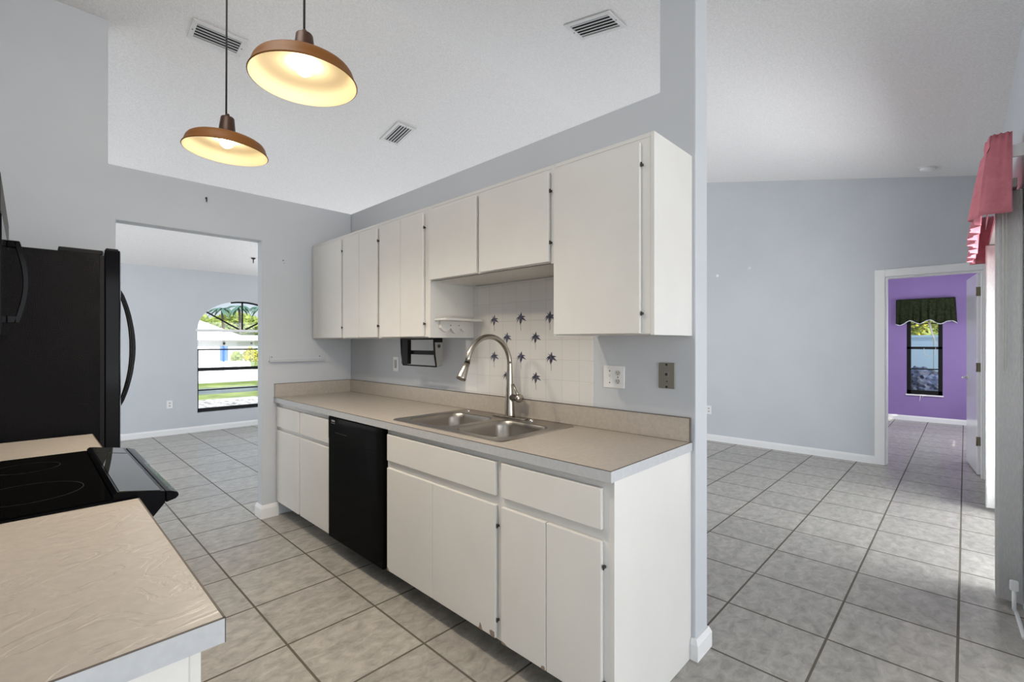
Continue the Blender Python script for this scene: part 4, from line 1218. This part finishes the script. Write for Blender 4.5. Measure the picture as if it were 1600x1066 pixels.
def crown(name, c, r, sq, m, parent, seed, n=5, amp=0.35):
    bm = bmesh.new(); bmesh.ops.create_icosphere(bm, subdivisions=n, radius=1.0)
    for v in bm.verts:
        k = 1 + amp * noise.noise(v.co * 2.2 + Vector((seed, seed * 2, 0))) + amp * 0.6 * noise.noise(v.co * 6 + Vector((seed, 0, 0))) + amp * 0.55 * noise.noise(v.co * 17 + Vector((0, seed, 0)))
        v.co = Vector((v.co.x * r * k, v.co.y * r * k, v.co.z * r * sq * k)) + Vector(c)
    for f in bm.faces: f.smooth = False
    off = parent.location.copy() if parent else Vector()
    bmesh.ops.translate(bm, verts=bm.verts[:], vec=-off)
    me = bpy.data.meshes.new(name); bm.to_mesh(me); bm.free(); me.materials.append(m)
    o = bpy.data.objects.new(name, me); C.objects.link(o)
    if parent: o.parent = parent
    return o
def tree(label, x, y, h, r, sq, seed, m=leaf_m):
    g = -1.4
    t = thing('tree', label, 'tree', (x, y, g), 'trees behind the neighbouring house')
    s = Part(); s.tube([(x, y, g - 0.2), (x, y, g + h * 0.6)], [0.3, 0.18], 8); s.build('trunk', bark_m, t)
    crown('crown', (x, y, g + h * 0.66), r, sq, m, t, seed)
for i, (x, y, h, r) in enumerate(((23.4, 103, 8.2, 2.8), (32.4, 108, 9.2, 3.0), (41.5, 103, 8.8, 2.8), (33.5, 124, 11.2, 3.6), (22.0, 124, 10.2, 3.6), (45.0, 124, 10.4, 3.6))):
    tree(('low leafy tree behind the pale roof ridge', 'leafy tree just beside the tallest palm', 'leafy tree past the end of the pale roof', 'leafy tree above the blue-tinted window', 'leafy tree mostly hidden by the pale roof', 'leafy tree at the end of the row behind the house')[i], x, y, h, r, 0.72, i * 3.1)
def palm(label, x, y, h, seed):
    g = -1.4
    t = thing('palm_tree', label, 'palm tree', (x, y, g), 'palm trees behind the neighbouring house')
    s = Part(); s.tube([(x, y, g), (x + 0.2, y, g + h * 0.5), (x, y, g + h)], [0.30, 0.22, 0.18], 8); s.build('trunk', bark_m, t)
    rnd = random.Random(seed)
    for k in range(16):
        a = 2 * PI * k / 16 + rnd.random() * 0.3; up = 0.2 + rnd.random() * 0.9; ln = 1.9 + rnd.random() * 0.8
        s = Part(); sp = []
        for j in range(7):
            u = j / 6
            sp.append(Vector((x + math.cos(a) * ln * u, y + math.sin(a) * ln * u, g + h + up * 1.6 * u - 2.2 * u * u)))
        side_ = Vector((-math.sin(a), math.cos(a), 0))
        vs, fs = [], []
        for j, p in enumerate(sp):
            wv = 0.26 * math.sin(PI * (0.12 + 0.86 * j / 6))
            vs += [p + side_ * wv - Vector((0, 0, wv * 0.5)), p, p - side_ * wv - Vector((0, 0, wv * 0.5))]
        for j in range(6):
            for q in (0, 1):
                fs.append((3 * j + q, 3 * j + q + 1, 3 * j + q + 4, 3 * j + q + 3))
        s.faces(vs, fs); s.build('frond', palm_m, t, solid=0.02)
palm('blue-green palm over the roof, the one toward the curved edge of the arched window', 23.4, 92, 8.4, 3)
palm('palm with a pale trunk in the middle of the arched window', 24.4, 86.2, 8.5, 5)
palm('palm at the end of the arched window beside the wall', 30.6, 95.5, 9.2, 8)
for (x, y, r, lab, m) in ((18.5, 66.4, 0.62, 'rounded green shrub beside the blue door', leaf_m), (20.0, 65.6, 0.80, 'yellow-green shrub by the corner of the white house', leaf2_m), (21.3, 70.3, 0.75, 'dark shrub in the recess of the white house', navy_m)):
    o = crown('shrub', (x, y, gz(y) + r * 0.85), r, 1.2, m, None, x)
    tag(o, lab, 'shrub', None)

# outdoors: side yard beyond the bedroom window
t = thing('fence', 'pale blue board fence outside the bedroom window', 'fence', (13.2, 0.8, -0.22))
for k in range(8):
    y0 = -2.0 + k * 0.62
    BX(13.2, 13.23, y0 + 0.004, y0 + 0.616, -0.22, 1.44).build('board', fence_m, t)
BX(13.19, 13.25, -2.0, 2.96, 1.44, 1.49).build('top_rail', fence_m, t)
def bush(label, x, y, z, r, seed):
    rnd = random.Random(seed)
    t = thing('tree', label, 'tree', (x, y, -0.22), 'leafy trees behind the blue fence')
    s = Part(); s.tube([(x, y, -0.25), (x + 0.03, y, z - 0.2)], [0.05, 0.03], 8); s.build('trunk', bark_m, t)
    s = Part()
    for k in range(170):
        d = Vector((rnd.gauss(0, 1), rnd.gauss(0, 1), rnd.gauss(0, 0.8))); d = d.normalized() * r * rnd.random() ** 0.4
        p = Vector((x, y, z)) + d
        a = Vector((rnd.gauss(0, 1), rnd.gauss(0, 1), rnd.gauss(0, 1))).normalized(); b = a.orthogonal().normalized()
        l = 0.05 + rnd.random() * 0.05
        s.faces([p - a * l, p + b * l * 0.45, p + a * l, p - b * l * 0.45], [(0, 1, 2, 3)])
    s.build('foliage', leaf2_m, t)
bush('yellow-leaved tree behind the blue fence, the fuller one', 14.2, 0.92, 1.66, 0.36, 4)
bush('yellow-leaved tree behind the blue fence, the sparser one', 14.9, 0.30, 1.84, 0.36, 9)
crown('hedge', (17.5, 0.9, 1.5), 1.6, 1.1, leaf_m, None, 2.0)
tag(bpy.data.objects['hedge'], 'dark hedge far behind the blue fence', 'hedge')
o = crown('navy_shape', (12.1, 0.55, 0.22), 0.62, 0.98, navy_m, None, 5.0, 5, 0.12)  # navy lump filling the dark area behind the lower pane
tag(o, 'dark navy shape outside the lower bedroom window pane', 'cover')
